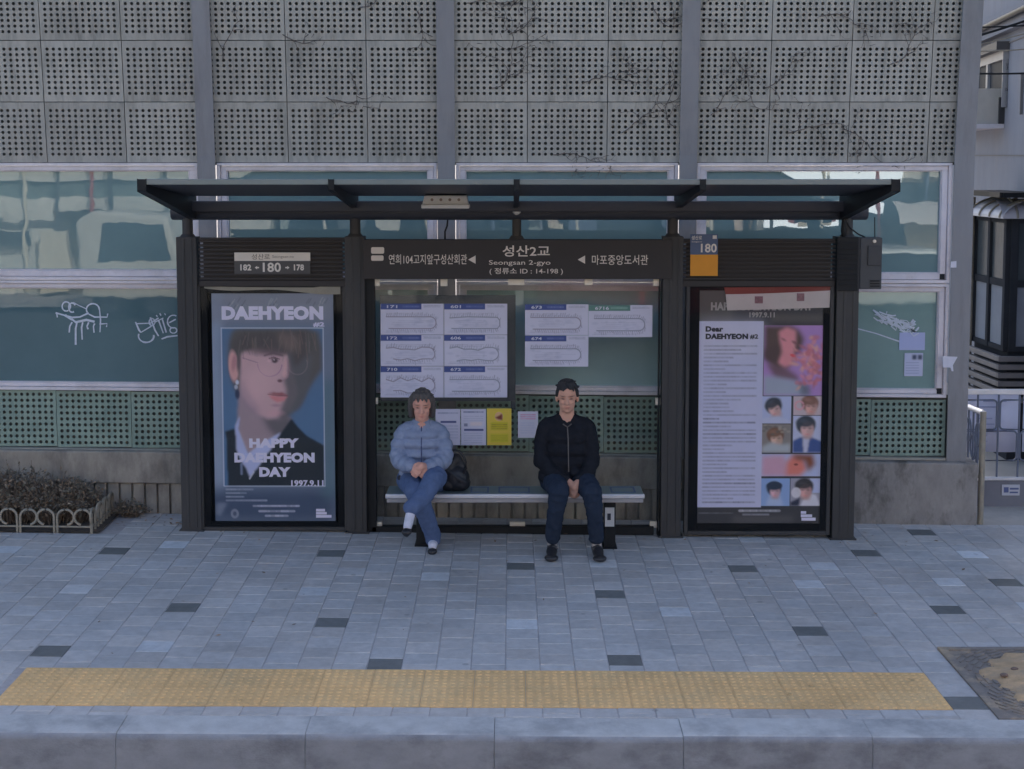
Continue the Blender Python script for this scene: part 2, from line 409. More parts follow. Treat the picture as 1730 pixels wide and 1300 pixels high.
def per_panel(m):                                             # every panel of the wall has weathered in its own way
    n, l = m.node_tree.nodes, m.node_tree.links; mp = next(q for q in n if q.type == 'MAPPING'); b = n['Principled BSDF']
    oi = n.new('ShaderNodeObjectInfo'); k = n.new('ShaderNodeVectorMath'); k.operation = 'SCALE'; k.inputs['Scale'].default_value = 37.0
    cb = n.new('ShaderNodeCombineXYZ'); l.new(oi.outputs['Random'], cb.inputs[0]); l.new(oi.outputs['Random'], cb.inputs[2]); l.new(cb.outputs[0], k.inputs[0]); l.new(k.outputs[0], mp.inputs['Location'])
    src = b.inputs['Base Color'].links[0].from_socket; r = n.new('ShaderNodeMapRange'); r.inputs[3].default_value = .91; r.inputs[4].default_value = 1.07; l.new(oi.outputs['Random'], r.inputs[0])
    s = n.new('ShaderNodeVectorMath'); s.operation = 'SCALE'; l.new(src, s.inputs[0]); l.new(r.outputs[0], s.inputs['Scale']); l.new(s.outputs[0], b.inputs['Base Color'])
per_panel(M['perf']); per_panel(M['perfgreen'])

# ================================================================== GROUND
def sheet(name, x0, x1, y0, y1, dz, m, nx=24, ny=12, zf=gz):
    mb = MB(); v = []; fs = []
    for j in range(ny + 1):
        for i in range(nx + 1):
            x = x0 + (x1 - x0) * i / nx; y = y0 + (y1 - y0) * j / ny; v.append((x, y, zf(x, y) + dz))
    fs = [(j * (nx + 1) + i, j * (nx + 1) + i + 1, (j + 1) * (nx + 1) + i + 1, (j + 1) * (nx + 1) + i) for j in range(ny) for i in range(nx)]
    mb.add(v, fs); return tag(mb.build(name, m), kind='structure')
M['alley'] = mat('alley_concrete', CG(98, 106, 122), 0.9, 0.14, 6, 0.15, 60, dirt=C(88, 88, 94), dirt_amt=0.6)
M['grout'] = mat('joint_sand', CG(98, 107, 130), 0.95, 0.15, 20)
sheet('ground', -60, 60, 8.0, 80, -0.014, M['alley'], 60, 30)
sheet('joint_bed', -14, 14, 8.0, 12.56, -0.0048, M['grout'], 40, 16)
sheet('road', -80, 80, -6.0, 7.80, -0.205, M['road'], 4, 4, lambda x, y: 0.0)
sheet('far_pavement', -80, 80, -40, -6.0, -0.08, M['alley'], 4, 4, lambda x, y: 0.0)
sheet('far_ground', -1500, 1500, -1500, 1500, -0.6, M['alley'], 4, 4, lambda x, y: 0.0)

YX0, YX1, YY0, YY1 = -2.84, 2.41, 8.155, 8.766                # tactile strip
PX0, PX1, PY0, PY1 = 2.615, 3.835, 8.01, 9.22                 # tree pit
DARK = [(202, 930), (560, 933), (307, 1028), (560, 1055), (85, 1098), (653, 1126), (872, 951), (1245, 965), (1025, 1007), (1057, 1118),
        (1367, 1067), (1438, 930), (1573, 901), (1596, 1031), (1715, 983), (1640, 1190), (4, 1164)]
LIGHTT = [(22, 930), (127, 998), (265, 1092), (302, 921), (527, 1004), (733, 968), (880, 1057), (1010, 957), (1357, 990), (1137, 1037),
          (1294, 915), (1380, 961), (1592, 986), (1662, 937), (1725, 1025)]
PIT = 0.204
def tidx(x, y):
    c = math.floor((x - YX1) / PIT); off = 0.1 if c % 2 else 0.0
    return c, math.floor((y - YY1 - off) / 0.2)
special = {}
for lst, k in ((DARK, 1), (LIGHTT, 2)):
    for p in lst:
        g = onground(*p); special[tidx(g.x, g.y)] = k
rg = random.Random(3)
tv = MB(); tcol = []
for c in range(-80, 60):
    x0 = YX1 + c * PIT; x1 = x0 + PIT
    if x1 < -14 or x0 > 14: continue
    off = 0.1 if c % 2 else 0.0
    bans = []
    if x0 >= YX0 - 0.12 and x1 <= YX1 + 0.01: bans.append((YY0, YY1))
    if x1 > PX0 + 0.05 and x0 < PX1 - 0.05: bans.append((PY0, PY1))
    top = 12.56 if x0 > -3.25 else 11.86
    for r in range(-5, 21):
        a, b = YY1 + off + r * 0.2, YY1 + off + r * 0.2 + 0.2
        segs = [(max(a, 8.012), min(b, top))]
        for ba, bb in bans:
            ns = []
            for s0, s1 in segs:
                if s1 <= ba or s0 >= bb: ns.append((s0, s1)); continue
                if s0 < ba: ns.append((s0, ba))
                if s1 > bb: ns.append((bb, s1))
            segs = ns
        for s0, s1 in segs:
            if s1 - s0 < 0.025: continue
            k = special.get((c, r), 0)
            if k == 0 and (abs(x0) > 4.2) and rg.random() < 0.06: k = rg.choice((1, 2))
            if k == 1: col = CG(66, 76, 92)
            elif k == 2: col = (.80, .80, .83)
            else: col = CG(108, 120, 144, .66)
            f = 1 + rg.uniform(-.08, .08); hue = rg.uniform(-.02, .02)
            col = (col[0] * f * (1 + hue), col[1] * f, col[2] * f * (1 - hue))
            j, ch = 0.0022, 0.004; dz = rg.uniform(-.0012, .0012); tl = rg.uniform(-.0012, .0012)
            X0, X1, Y0, Y1 = x0 + j, x1 - j, s0 + j, s1 - j
            v = []
            for (xx_, yy_, zo) in ((X0, Y0, -.008), (X1, Y0, -.008), (X1, Y1, -.008), (X0, Y1, -.008),
                                   (X0, Y0, -.0035), (X1, Y0, -.0035), (X1, Y1, -.0035), (X0, Y1, -.0035),
                                   (X0 + ch, Y0 + ch, 0), (X1 - ch, Y0 + ch, 0), (X1 - ch, Y1 - ch, 0), (X0 + ch, Y1 - ch, 0)):
                v.append((xx_, yy_, gz(xx_, yy_) + zo + (dz + tl * (xx_ - x0 - .1) * 6 if zo == 0 else 0)))
            tv.add(v, [(8, 9, 10, 11)] + [(o + i, o + (i + 1) % 4, o + 4 + (i + 1) % 4, o + 4 + i) for o in (0, 4) for i in range(4)])
            tcol += [col] * 9
tag(tv.build('pavement', M['tiles'], colors=tcol), kind='structure')

# tactile strip: two rows of domed blocks
ts = MB(); nb_ = 18; bw = (YX1 - YX0) / nb_
for i in range(nb_):
    for r in range(2):
        x0 = YX0 + i * bw + .001; x1 = x0 + bw - .002; y0 = YY0 + r * .3055 + .002; y1 = y0 + .3015
        dz = rg.uniform(-.0006, .0008)
        v = [(x, y, gz(x, y) + o + dz) for o in (-.009, .001) for (x, y) in ((x0, y0), (x1, y0), (x1, y1), (x0, y1))]
        ts.add(v, [(4, 5, 6, 7), (0, 1, 5, 4), (1, 2, 6, 5), (2, 3, 7, 6), (3, 0, 4, 7)])
        for a in range(6):
            for b in range(6):
                cx, cy = x0 + (a + .5) * (x1 - x0) / 6, y0 + (b + .5) * (y1 - y0) / 6; z = gz(cx, cy) + .001 + dz
                v = []
                for rr, h in ((.0175, 0), (.0115, .005)):
                    v += [(cx + rr * math.cos(t * math.pi / 4), cy + rr * math.sin(t * math.pi / 4), z + h) for t in range(8)]
                ts.add(v, [(k, (k + 1) % 8, 8 + (k + 1) % 8, 8 + k) for k in range(8)] + [tuple(range(8, 16))], 0, False)
tag(ts.build('tactile_strip', M['yellow']), kind='structure')

# kerb stones, one metre each, rounded front edge
kb = MB(); KF, KBK = 7.755, 8.008
k0 = xx(835, 7.76, 1245)
for i in range(-14, 15):
    x0, x1 = k0 + i * 0.985 + .0012, k0 + (i + 1) * 0.985 - .0012
    pr = [(KBK, -.25), (KBK, .0)] + [(KF + .04 - .04 * math.sin(a), -.04 + .04 * math.cos(a) - .006) for a in [j * math.pi / 2 / 6 for j in range(7)]] + [(KF - .012, -.25)]
    dz = rg.uniform(-.003, .003); dy = rg.uniform(-.003, .003); n = len(pr)
    v = [(x0, y + dy, z + dz + gz(x0, 8)) for y, z in pr] + [(x1, y + dy, z + dz + gz(x1, 8)) for y, z in pr]
    kb.add(v, [(j, (j + 1) % n, n + (j + 1) % n, n + j) for j in range(n)][:-1] + [tuple(range(n))[::-1], tuple(range(n, 2 * n))])
    kb.m[-(n + 1):] = [0, 0, 0, 0, 1, 1, 1, 1, 1][:n - 1] + [0, 0]
ko = tag(kb.build('kerb', [M['kerb'], M['kerbface']]), kind='structure')

# tree pit: ribbed grate ring and loose sandy soil
root = empty('tree_grate', (3.22, 8.615, gz(3.22, 8.6)), 'dark ribbed tree grate set in the paving at the right edge beside the yellow strip', 'tree grate')
M['grate'] = mat('grate_stone', CG(74, 79, 92), 0.85, 0.15, 12, 0.1, 80, dirt=CG(112, 110, 108), dirt_amt=0.8, dirt_scale=3)
M['soil'] = mat('sandy_soil', CG(132, 126, 120), 0.95, 0.2, 9, 0.8, 60, dirt=CG(96, 96, 100), dirt_amt=0.85, dirt_scale=5)
g = MB(); cx_, cy_ = 3.225, 8.615; z0 = gz(3.2, 8.6) + .012
for (a, b, c2, d) in ((PX0, PX1, PY0, PY0 + .05), (PX0, PX1, PY1 - .05, PY1), (PX0, PX0 + .05, PY0 + .05, PY1 - .05), (PX1 - .05, PX1, PY0 + .05, PY1 - .05)):
    g.box(a, b, c2, d, z0 - .03, z0 - .001)
g.box(PX0 + .05, PX1 - .05, PY0 + .05, PY1 - .05, z0 - .04, z0 - .0095)
for k in range(0, 11):                                           # raised dashes in rings
    rr = .36 + k * .041; nn = int(rr * 56)
    for i in range(nn):
        t = 2 * math.pi * (i + .5 * (k % 2)) / nn; px_, py_ = cx_ + rr * math.cos(t), cy_ + rr * math.sin(t)
        if abs(px_ - cx_) > .55 or abs(py_ - cy_) > .545: continue
        u = Vector((math.cos(t), math.sin(t))); q = Vector((-u.y, u.x)); hw, hl = .011, .042
        pts = [(px_ + u.x * s1 * hw + q.x * s2 * hl, py_ + u.y * s1 * hw + q.y * s2 * hl) for s1, s2 in ((-1, -1), (1, -1), (1, 1), (-1, 1))]
        g.add([(x, y, z0 - .018) for x, y in pts] + [(x, y, z0 - .003) for x, y in pts], [(4, 5, 6, 7), (0, 1, 5, 4), (1, 2, 6, 5), (2, 3, 7, 6), (3, 0, 4, 7)])
part(g, 'ribbed_slab', M['grate'], root)
s_ = MB(); nr, na = 16, 56; v = [(cx_, cy_, z0 + .02)]
import mathutils
for i in range(1, nr + 1):
    for j in range(na):
        t = 2 * math.pi * j / na
        edge = .50 + .03 * math.sin(3 * t + 1) + .03 * math.sin(7 * t) + .025 * math.sin(13 * t + 2) + .02 * math.sin(19 * t)
        rr = edge * i / nr; x, y = cx_ + rr * math.cos(t), cy_ + rr * math.sin(t)
        h = .03 * (1 - (i / nr) ** 2) + .022 * mathutils.noise.noise((x * 16, y * 16, 0)) * (1 - i / nr) - (.022 if i == nr else 0)
        v.append((x, y, z0 + h))
fs = [(0, 1 + j, 1 + (j + 1) % na) for j in range(na)]
for i in range(nr - 1):
    for j in range(na): a, b = 1 + i * na + j, 1 + i * na + (j + 1) % na; fs.append((a, a + na, b + na, b))
s_.add(v, fs, 0, True)
so_ = tag(s_.build('sandy_soil', M['soil']), kind='stuff')
tag(so_, 'loose sandy soil heaped in the middle of the tree grate', 'soil')
lf = MB()
for i in range(26):
    t, rr = rg.uniform(0, 6.28), .42 * math.sqrt(rg.random()); x, y = cx_ + rr * math.cos(t), cy_ + rr * math.sin(t); s = rg.uniform(.008, .02)
    lf.sphere((x, y, z0 + .022), s * 1.3, s, s * .6, 7, 5)
tag(lf.build('pebble_litter', mat('pebble', C(84, 76, 78), .9, .3, 30)), 'scattered brown pebbles and dead leaves on the sandy soil', 'litter', kind='stuff')

# ================================================================== NOISE BARRIER
WY = 12.70
def WD(x, y, z):                                              # the base follows the street's fall; the top leans out over the pavement
    k = min(1.1, max(0.0, (2.78 - z) / 2.75)); e = max(0.0, z - 2.95)
    return (x, y - 0.085 * e - 0.012 * e * e, z - x * 0.0137 * k)
PIL = [-8.40, -6.44, -4.47, -2.493, -0.536, 1.437, 3.690]
ZT = 5.3
z_ub = zz(275, WY)          # underside of the perforated field
barrier = empty('noise_barrier', (0, WY, 0), 'tall grey-green noise barrier wall with perforated panels, teal windows and blue-grey pillars', 'wall')
for i, x in enumerate(PIL):
    mb = MB(); wd = .072 if i < 6 else .082
    zs = [gz(x, 12.6) * 0 + .48] + [.9 + .3 * k for k in range(16)]
    v = []; hid = []
    for z in zs:
        for (xa, ya) in ((-wd, -.10), (wd, -.10), (wd, -.085), (.012, -.085), (.012, .10), (-.012, .10), (-.012, -.085), (-wd, -.085)): v.append(WD(x + xa, WY + ya, z))
    n = 8
    fs = [(k * n + j, k * n + (j + 1) % n, (k + 1) * n + (j + 1) % n, (k + 1) * n + j) for k in range(len(zs) - 1) for j in range(n)]
    mb.add(v, fs); part(mb, 'pillar', M['pillar'], barrier)

def perforated(nx, ny, px_, py_, mx_, my_, rad, th=.012):        # one panel, origin at its lower left, face towards -Y
    mb = MB(); W_, H_ = nx * px_ + 2 * mx_, ny * py_ + 2 * my_
    oct_ = [(math.cos(R(22.5 + 45 * k)), math.sin(R(22.5 + 45 * k))) for k in range(8)]
    for i in range(nx):
        for j in range(ny):
            cx, cz = mx_ + (i + .5) * px_, my_ + (j + .5) * py_; a, b = px_ / 2, py_ / 2
            ou = [(a, .414 * b), (.414 * a, b), (-.414 * a, b), (-a, .414 * b), (-a, -.414 * b), (-.414 * a, -b), (.414 * a, -b), (a, -.414 * b)]
            v = [(cx + o[0], 0, cz + o[1]) for o in ou] + [(cx + o[0] * rad, 0, cz + o[1] * rad) for o in oct_] + [(cx + o[0] * rad, th, cz + o[1] * rad) for o in oct_]
            v += [(cx + s * a, 0, cz + t * b) for s, t in ((1, 1), (-1, 1), (-1, -1), (1, -1))]
            fs = [(k, 8 + k, 8 + (k + 1) % 8, (k + 1) % 8) for k in range(8)] + [(8 + k, 16 + k, 16 + (k + 1) % 8, 8 + (k + 1) % 8) for k in range(8)]
            fs += [(0, 1, 24), (2, 3, 25), (4, 5, 26), (6, 7, 27)]
            mb.add(v, [f[::-1] for f in fs])
    g_ = .0022
    mb.box(g_, W_ - g_, 0, th, g_, my_); mb.box(g_, W_ - g_, 0, th, H_ - my_, H_ - g_)
    mb.box(g_, mx_, 0, th, my_, H_ - my_); mb.box(W_ - mx_, W_ - g_, 0, th, my_, H_ - my_)
    return mb, W_, H_
up_mb, UW, UH = perforated(12, 9, .0505, .0452, .022, .047, .0141)
nar_mb, NW, NH = perforated(6, 9, .0505, .0452, .022, .047, .0141)
lo_mb, LW, LH = perforated(12, 9, .0492, .0490, .016, .012, .0150)
UPZ = (zz(170, WY) - zz(272, WY)); UH2 = UPZ
lon_mb, _a, _b = perforated(4, 9, .0492, .0490, .016, .012, .0150)
proto = {}
def panel(key, mb, m, x, y, z, scale_z=1.0, tilt=0.0, clipx=None):
    if key not in proto:
        o = mb.build('perforated_panel', m); proto[key] = o.data
    else:
        o = bpy.data.objects.new('perforated_panel', proto[key]); COL.objects.link(o)
    p = WD(x, y, z)
    o.matrix_world = Matrix.Translation(p) @ Matrix.Rotation(tilt, 4, 'X') @ Matrix.Diagonal((1, 1, scale_z, 1))
    mw = o.matrix_world.copy(); o.parent = barrier; o.matrix_parent_inverse = Matrix.Translation(barrier.location).inverted(); o.matrix_basis = mw
for bay in range(len(PIL) - 1):
    xa = PIL[bay]; wide = PIL[bay + 1] - xa
    for r in range(5):
        z = z_ub + r * UH2; zm = z + UH2 / 2; e = max(0, zm - 2.95); tilt = math.atan(.085 + .024 * e) if z > 2.6 else 0.04
        for k in range(4 if wide > 2.1 else 3):
            if k < 3: panel('up', up_mb, M['perf'], xa + k * .652 + .010, WY - .03, z, UH2 / UH, tilt)
            else: panel('nar', nar_mb, M['perf'], xa + k * .652 + .010, WY - .03, z, UH2 / NH, tilt)
    zl = zz(763, WY)
    sz_ = (zz(668, WY) - zl) / LH
    if wide < 2.1:
        for k in range(3): panel('lo', lo_mb, M['perfgreen'], xa + .055 + k * .6225, WY - .03, zl, sz_)
    else:
        for k in range(3): panel('lo', lo_mb, M['perfgreen'], PIL[bay + 1] - .078 - (k + 1) * .6225, WY - .03, zl, sz_)
        panel('lon', lon_mb, M['perfgreen'], PIL[bay + 1] - .078 - 3 * .6225 - .2295, WY - .03, zl, sz_)
# dark absorber behind every perforated field, solid back
mb = MB()
for (za, zb) in ((zz(775, WY), zz(664, WY)), (z_ub - .02, ZT)):
    n = 14
    for i in range(n):
        a, b = za + (zb - za) * i / n, za + (zb - za) * (i + 1) / n
        v = [WD(x, WY + yy, z) for z in (a, b) for (x, yy) in ((PIL[0], .035), (PIL[-1], .035), (PIL[-1], .09), (PIL[0], .09))]
        mb.add(v, [(0, 1, 5, 4), (1, 2, 6, 5), (2, 3, 7, 6), (3, 0, 4, 7)])
part(mb, 'absorber_backing', M['wool'], barrier)

def ring(mb, x0, x1, z0, z1, wd, ya, yb, wt=None, wb=None):
    wt = wt or wd; wb = wb or wd
    for a, b, c, d in ((x0, x1, z1 - wt, z1), (x0, x1, z0, z0 + wb), (x0, x0 + wd, z0 + wb, z1 - wt), (x1 - wd, x1, z0 + wb, z1 - wt)): mb.box(a, b, ya, yb, c, d)
Z1, Z2, Z3, Z4 = zz(275.6, WY), zz(475, WY), zz(476.5, WY), zz(664, WY)
for bay in range(len(PIL) - 1):
    xa, xb = PIL[bay] + .078, PIL[bay + 1] - .078 - (.01 if bay == 5 else 0)
    for (zt, zb, tb) in ((Z1, Z2, .045), (Z3, Z4, .042)):
        mb = MB()
        ring(mb, xa, xb, zb, zt, .026, WY - .07, WY + .03, .022, .026)
        ring(mb, xa + .029, xb - .029, zb + .029, zt - .025, .046, WY - .045, WY + .03, .036, .048 if tb > .043 else .03)
        ring(mb, xa + .0755, xb - .0755, zb + .0775 - (.018 if tb < .043 else 0), zt - .0615, .008, WY - .035, WY + .03)
        mb.map(WD)
        fr = part(mb, 'window_frame', M['alu'], barrier, .002, 1)
        pm = MB(); pm.box(xa + .06, xb - .06, WY, WY + .02, zb + .05, zt - .05); pm.map(WD)
        part(pm, 'glass_pane', M['paneup'] if tb > .043 else M['pane' if bay < 3 else 'panemid' if bay == 5 else 'panepale'], fr)
        cm = MB(); cm.box(xb - .075, xb - .035, WY - .052, WY - .03, zb + .03, zb + .075); cm.map(WD)
        if bay == 5: part(cm, 'corner_stop', M['black'], fr)
mb = MB()
for a, b, yy in ((PIL[0], PIL[-1] - .08, -.05),): mb.box(a, b, WY - .085, WY + .03, zz(767, WY), zz(763.2, WY))
mb.map(WD); part(mb, 'sill_strip', mat('sill_metal', C(110, 112, 116), .6, .15, 6), barrier)

# ---- low concrete wall below
base = empty('low_wall', (0, 12.6, 0), 'low stained grey concrete wall under the green perforated panels', 'low wall')
zt = zz(775, 12.56)
def base_z(x): return gz(x, 12.55)
mb = MB(); xs_ = [PIL[0], 2.35]
zmid = zz(823, 12.58)
mb.box(xs_[0], xs_[1], 12.53, 12.95, zmid, zz(771, 12.53)); mb.map(WD); part(mb, 'wall_cap', M['conc'], base, .012, 2)
mb = MB(); x = xs_[0]
while x < xs_[1] - .01:                                        # fluted lower face
    x1 = min(x + .105, xs_[1]); mb.box(x + .008, x1 - .008, 12.565, 12.60, -.2, zmid - .004); x = x1
mb.box(xs_[0], xs_[1], 12.60, 12.95, -.2, zmid - .002); mb.map(WD); part(mb, 'fluted_face', M['conc'], base, .004, 1)
mb = MB(); xe = xx(1652, 12.53, 830)
mb.box(xs_[1] + .004, xe, 12.53, 12.95, -.2, zz(774.5, 12.53)); mb.map(WD); part(mb, 'end_block', M['concdark'], base, .014, 2)

# ---- bare vines on the barrier
M['vine'] = mat('vine_bark', C(74, 72, 76), .9, .3, 30)
def vine(px_, py_, ang, steps, seed, lab):
    rgv = random.Random(seed); mb = MB()
    def grow(x, z, a, n, r, lvl):
        pts = []
        for i in range(n):
            pts.append(WD(x, WY - .036 - r - .012 * rgv.random(), z)); x += math.cos(a) * .045; z += math.sin(a) * .045; a += rgv.uniform(-.55, .55)
            if lvl < 2 and rgv.random() < .48: grow(x, z, a + rgv.choice((-1, 1)) * rgv.uniform(.5, 1.2), max(2, int(n * rgv.uniform(.3, .6))), r * .6, lvl + 1)
            if lvl < 3 and rgv.random() < .6:                 # dry leaf stalks and tendrils
                e = rgv.uniform(0, 6.28); d = rgv.uniform(.015, .05)
                mb.tube([WD(x, WY - .045, z), WD(x + d * math.cos(e), WY - .055 - .02 * rgv.random(), z + d * math.sin(e))], [.0022, .001], 4)
        if len(pts) > 1: mb.tube(pts, [r * (1 - .6 * i / len(pts)) for i in range(len(pts))], 5)
    p = at(px_, py_, WY - .05); grow(p.x, p.z, ang, steps, .0038, 0)
    o = mb.build('dry_vine', M['vine']); tag(o, lab, 'vine', 'bare vines on the perforated panels')
VN = [(378, 105, 1.3, 9, 1, 'thin bare vine beside the second pillar from the left, upper panels'),
      (552, 165, -.5, 7, 2, 'short dark vine twig low in the panels right of the second pillar'),
      (610, 15, .1, 12, 3, 'bare vine hanging from the top between the second and third pillars'),
      (705, 20, -1.0, 8, 4, 'bare vine tuft at the top edge just left of the third pillar'),
      (830, 150, .1, 16, 5, 'long level bare vine right of the third pillar'),
      (1100, 10, -1.3, 14, 6, 'hanging bare vine just left of the fourth pillar'),
      (1140, 215, 2.6, 12, 7, 'bare vine low on the panels just left of the fourth pillar'),
      (1200, 195, .6, 9, 8, 'curled bare vine low on the panels just right of the fourth pillar'),
      (1235, 90, -1.0, 12, 9, 'bare vine in the upper panels right of the fourth pillar'),
      (1380, 30, .2, 12, 10, 'bare vine along the top edge of the rightmost panels'),
      (1420, 215, -.5, 12, 11, 'bare vine low in the middle of the rightmost panels'),
      (1500, 110, .3, 10, 12, 'bare vine nearest the rightmost pillar'),
      (935, 262, .05, 11, 13, 'bare vine lying on the white window frame behind the shelter roof'),
      (590, 120, -.9, 9, 15, 'faint bare vine in the panels left of the third pillar, middle row'),
      (860, 60, .4, 10, 16, 'bare vine in the top row right of the third pillar'),
      (985, 140, .2, 11, 17, 'bare vine in the middle row between the third and fourth pillars'),
      (1290, 150, .35, 10, 18, 'bare vine in the middle row of the rightmost bay'),
      (1330, 225, .1, 12, 19, 'bare vine across the lowest row of the rightmost bay'),
      (1050, 225, .5, 9, 20, 'bare vine in the lowest row between the third and fourth pillars'),
      (480, 60, -.6, 8, 21, 'faint bare vine in the top row right of the second pillar'),
      (790, 8, .1, 14, 14, 'bare vine across the top edge right of the third pillar')]
for a in VN: vine(*a)

# ---- graffiti and paper on the glass
gy = WY - .004
mb = MB()
for pts, wd in (([(94, 533), (108, 537), (122, 541), (135, 540), (150, 533)], 2.6), (arc(112, 522, 7, 8, 60, 400, 14), 2.2), (arc(122, 524, 6, 8, 60, 330, 12), 2.2),
                ([(124, 515), (133, 520), (146, 526)], 1.6), (arc(157, 527, 11, 10, 150, 360, 12), 2.0), ([(168, 525), (170, 545), (169, 566)], 1.7),
                ([(150, 535), (160, 540), (181, 540), (182, 534)], 2.0), ([(118, 541), (128, 549), (146, 545), (160, 548)], 3.0), ([(110, 537), (122, 545)], 3),
                ([(122, 549), (118, 556), (117, 567)], 2), ([(130, 550), (128, 560), (128, 588)], 2.2), ([(140, 549), (138, 558), (139, 579)], 2.2),
                ([(150, 549), (147, 556), (149, 561)], 2), ([(160, 551), (158, 556), (159, 567)], 2), ([(168, 552), (181, 551), (180, 557)], 1.8), ([(96, 534), (97, 541)], 2)):
    pline(mb, pts, gy, wd)
mb.map(lambda x, y, z: WD(x, y, z + x * .0)); tag(mb.build('graffiti', M['paint_white']), 'dripping white graffiti scrawl on the lower teal window at far left', 'graffiti')
mb = MB()
for pts, wd in (([(229, 548), (235, 562), (238, 566)], 2.4), ([(231, 551), (254, 550), (268, 541)], 1.8), ([(238, 566), (256, 555)], 1.8), (arc(247, 572, 13, 11, -10, 200, 14), 2.2),
                (arc(257, 548, 5, 6, 0, 360, 12), 1.8), ([(254, 540), (262, 562), (268, 572)], 2), ([(262, 548), (276, 541)], 1.8), ([(268, 545), (276, 567)], 2), ([(274, 542), (281, 566)], 2.6),
                (arc(293, 547, 10, 11, -60, -290, 14), 2), ([(286, 549), (297, 543)], 1.6), (arc(293, 562, 6, 5, 0, 360, 10), 1.8), ([(273, 577), (283, 573), (300, 571)], 2.4), ([(264, 536), (266, 539)], 1.4), ([(270, 533), (272, 537)], 1.6), ([(278, 533), (280, 536)], 1.4)):
    pline(mb, pts, gy, wd)
mb.map(WD); tag(mb.build('graffiti', M['paint_white']), 'white tag of looping letters beside the left shelter post, on teal glass', 'graffiti')
mb = MB()
rg2 = random.Random(5)
for i in range(46):
    x, y = rg2.uniform(1475, 1540), 0; y = 528 + (x - 1475) * .38 + rg2.uniform(-9, 9)
    pline(mb, [(x, y), (x + rg2.uniform(3, 12), y + rg2.uniform(1, 8)), (x + rg2.uniform(8, 20), y + rg2.uniform(-4, 10))], gy, rg2.uniform(1.2, 2.6))
pline(mb, [(1440, 550), (1480, 560), (1525, 575)], gy, 1.8)
mb.map(WD); tag(mb.build('graffiti', M['paint_white']), 'scratchy white scrawl with a long line on the rightmost lower window', 'graffiti')

def paper(name, x0, y0, x1, y1, Y, bgc, lab, cat, painter=None, th=.003, group=None, k=1.0, fix=True):
    mb = MB(); pbox(mb, x0, y0, x1, y1, Y, Y + th); root = tag(mb.build(name, mat(name + str(bgc), C(*bgc), .6, .04, 8)), lab, cat, group)
    if painter:
        pr = Print(x0 + .3, y0 + .3, x1 - .3, y1 - .3, k, bgc); painter(pr); pr.mesh('printed_face', Y - .0006, M['print'], root)
    return root
SH = lambda y, x: y - (xx(x, WY) * .0137 * .5) * 0
paper('paper_notice', 1519, 562, 1563, 592, WY - .008, (132, 144, 190), 'blank wide white paper taped inside the rightmost lower window', 'notice')
def pn(pr):
    pr.rect(1541, 600, 1548, 608, (50, 58, 84), 1); pr.rect(1550, 600, 1557, 608, (50, 58, 84), 1)
    for i in range(5): pr.line([(1531, 613 + i * 4.5), (1552, 613 + i * 4.5)], 1.2, (100, 112, 150), .8)
paper('paper_notice', 1528, 597, 1559, 636, WY - .008, (140, 150, 186), 'upright printed paper below the blank sheet on the rightmost window', 'notice', pn)
mb = MB(); pprism(mb, [(1593, 597), (1618, 598), (1610, 612), (1611, 622), (1608, 622), (1606, 616), (1593, 616)], WY - .1035, WY - .1005)
mb.map(WD); tag(mb.build('torn_sticker', mat('sticker_white', C(146, 152, 176), .6, .06, 10)), 'torn white sticker low on the rightmost pillar', 'sticker')
mb = MB(); pprism(mb, [(1607, 440), (1616, 439), (1616, 450), (1606, 450)], WY - .1035, WY - .1005)
mb.map(WD); tag(mb.build('small_sticker', mat('sticker_white', C(146, 152, 176), .6, .06, 10)), 'small white square sticker high on the rightmost pillar', 'sticker')

# ================================================================== BUS SHELTER
SY = 12.0
sh = empty('bus_shelter', (0, SY, 0), 'dark grey metal bus shelter with sloping roof, glass back and two advert cases', 'bus shelter')
def post(x0, x1, ytop, ya, yb, depth=.13):
    mb = MB(); a, b = at(x0, 650, SY).x, at(x1, 650, SY).x; z = gz((a + b) / 2, SY)
    zt_ = zz(ytop, SY)
    mb.box(a, b, SY - .02, SY + depth, z - .02, zt_)
    g_ = .012                                                  # grooved aluminium profile
    mb.box(a + (b - a) * .30, a + (b - a) * .42, SY - .026, SY - .018, z + .03, zt_ - .01); mb.box(a + (b - a) * .72, a + (b - a) * .80, SY - .026, SY - .018, z + .03, zt_ - .01)
    o = part(mb, 'post', M['frame'], sh, .006, 2)
    st = MB(); cx = (a + b) / 2; st.tube([(cx, SY + .05, zt_ - .02), (cx, SY + .05, zz(360, SY + .05))], .042, 16)
    st.tube([(cx, SY + .05, zt_ - .004), (cx, SY + .05, zt_ + .022)], [.066, .046], 16)
    part(st, 'neck', M['frame'], o)
    ft = MB(); ft.box(a - .02, b + .02, SY - .035, SY + depth + .02, z - .02, z + .012); part(ft, 'base_plate', M['frame'], o, .004, 1)
    return o
post(303, 337, 401, 0, 0); post(585, 618, 400, 0, 0); post(1118, 1152, 400, 0, 0); post(1410, 1447, 401, 0, 0)
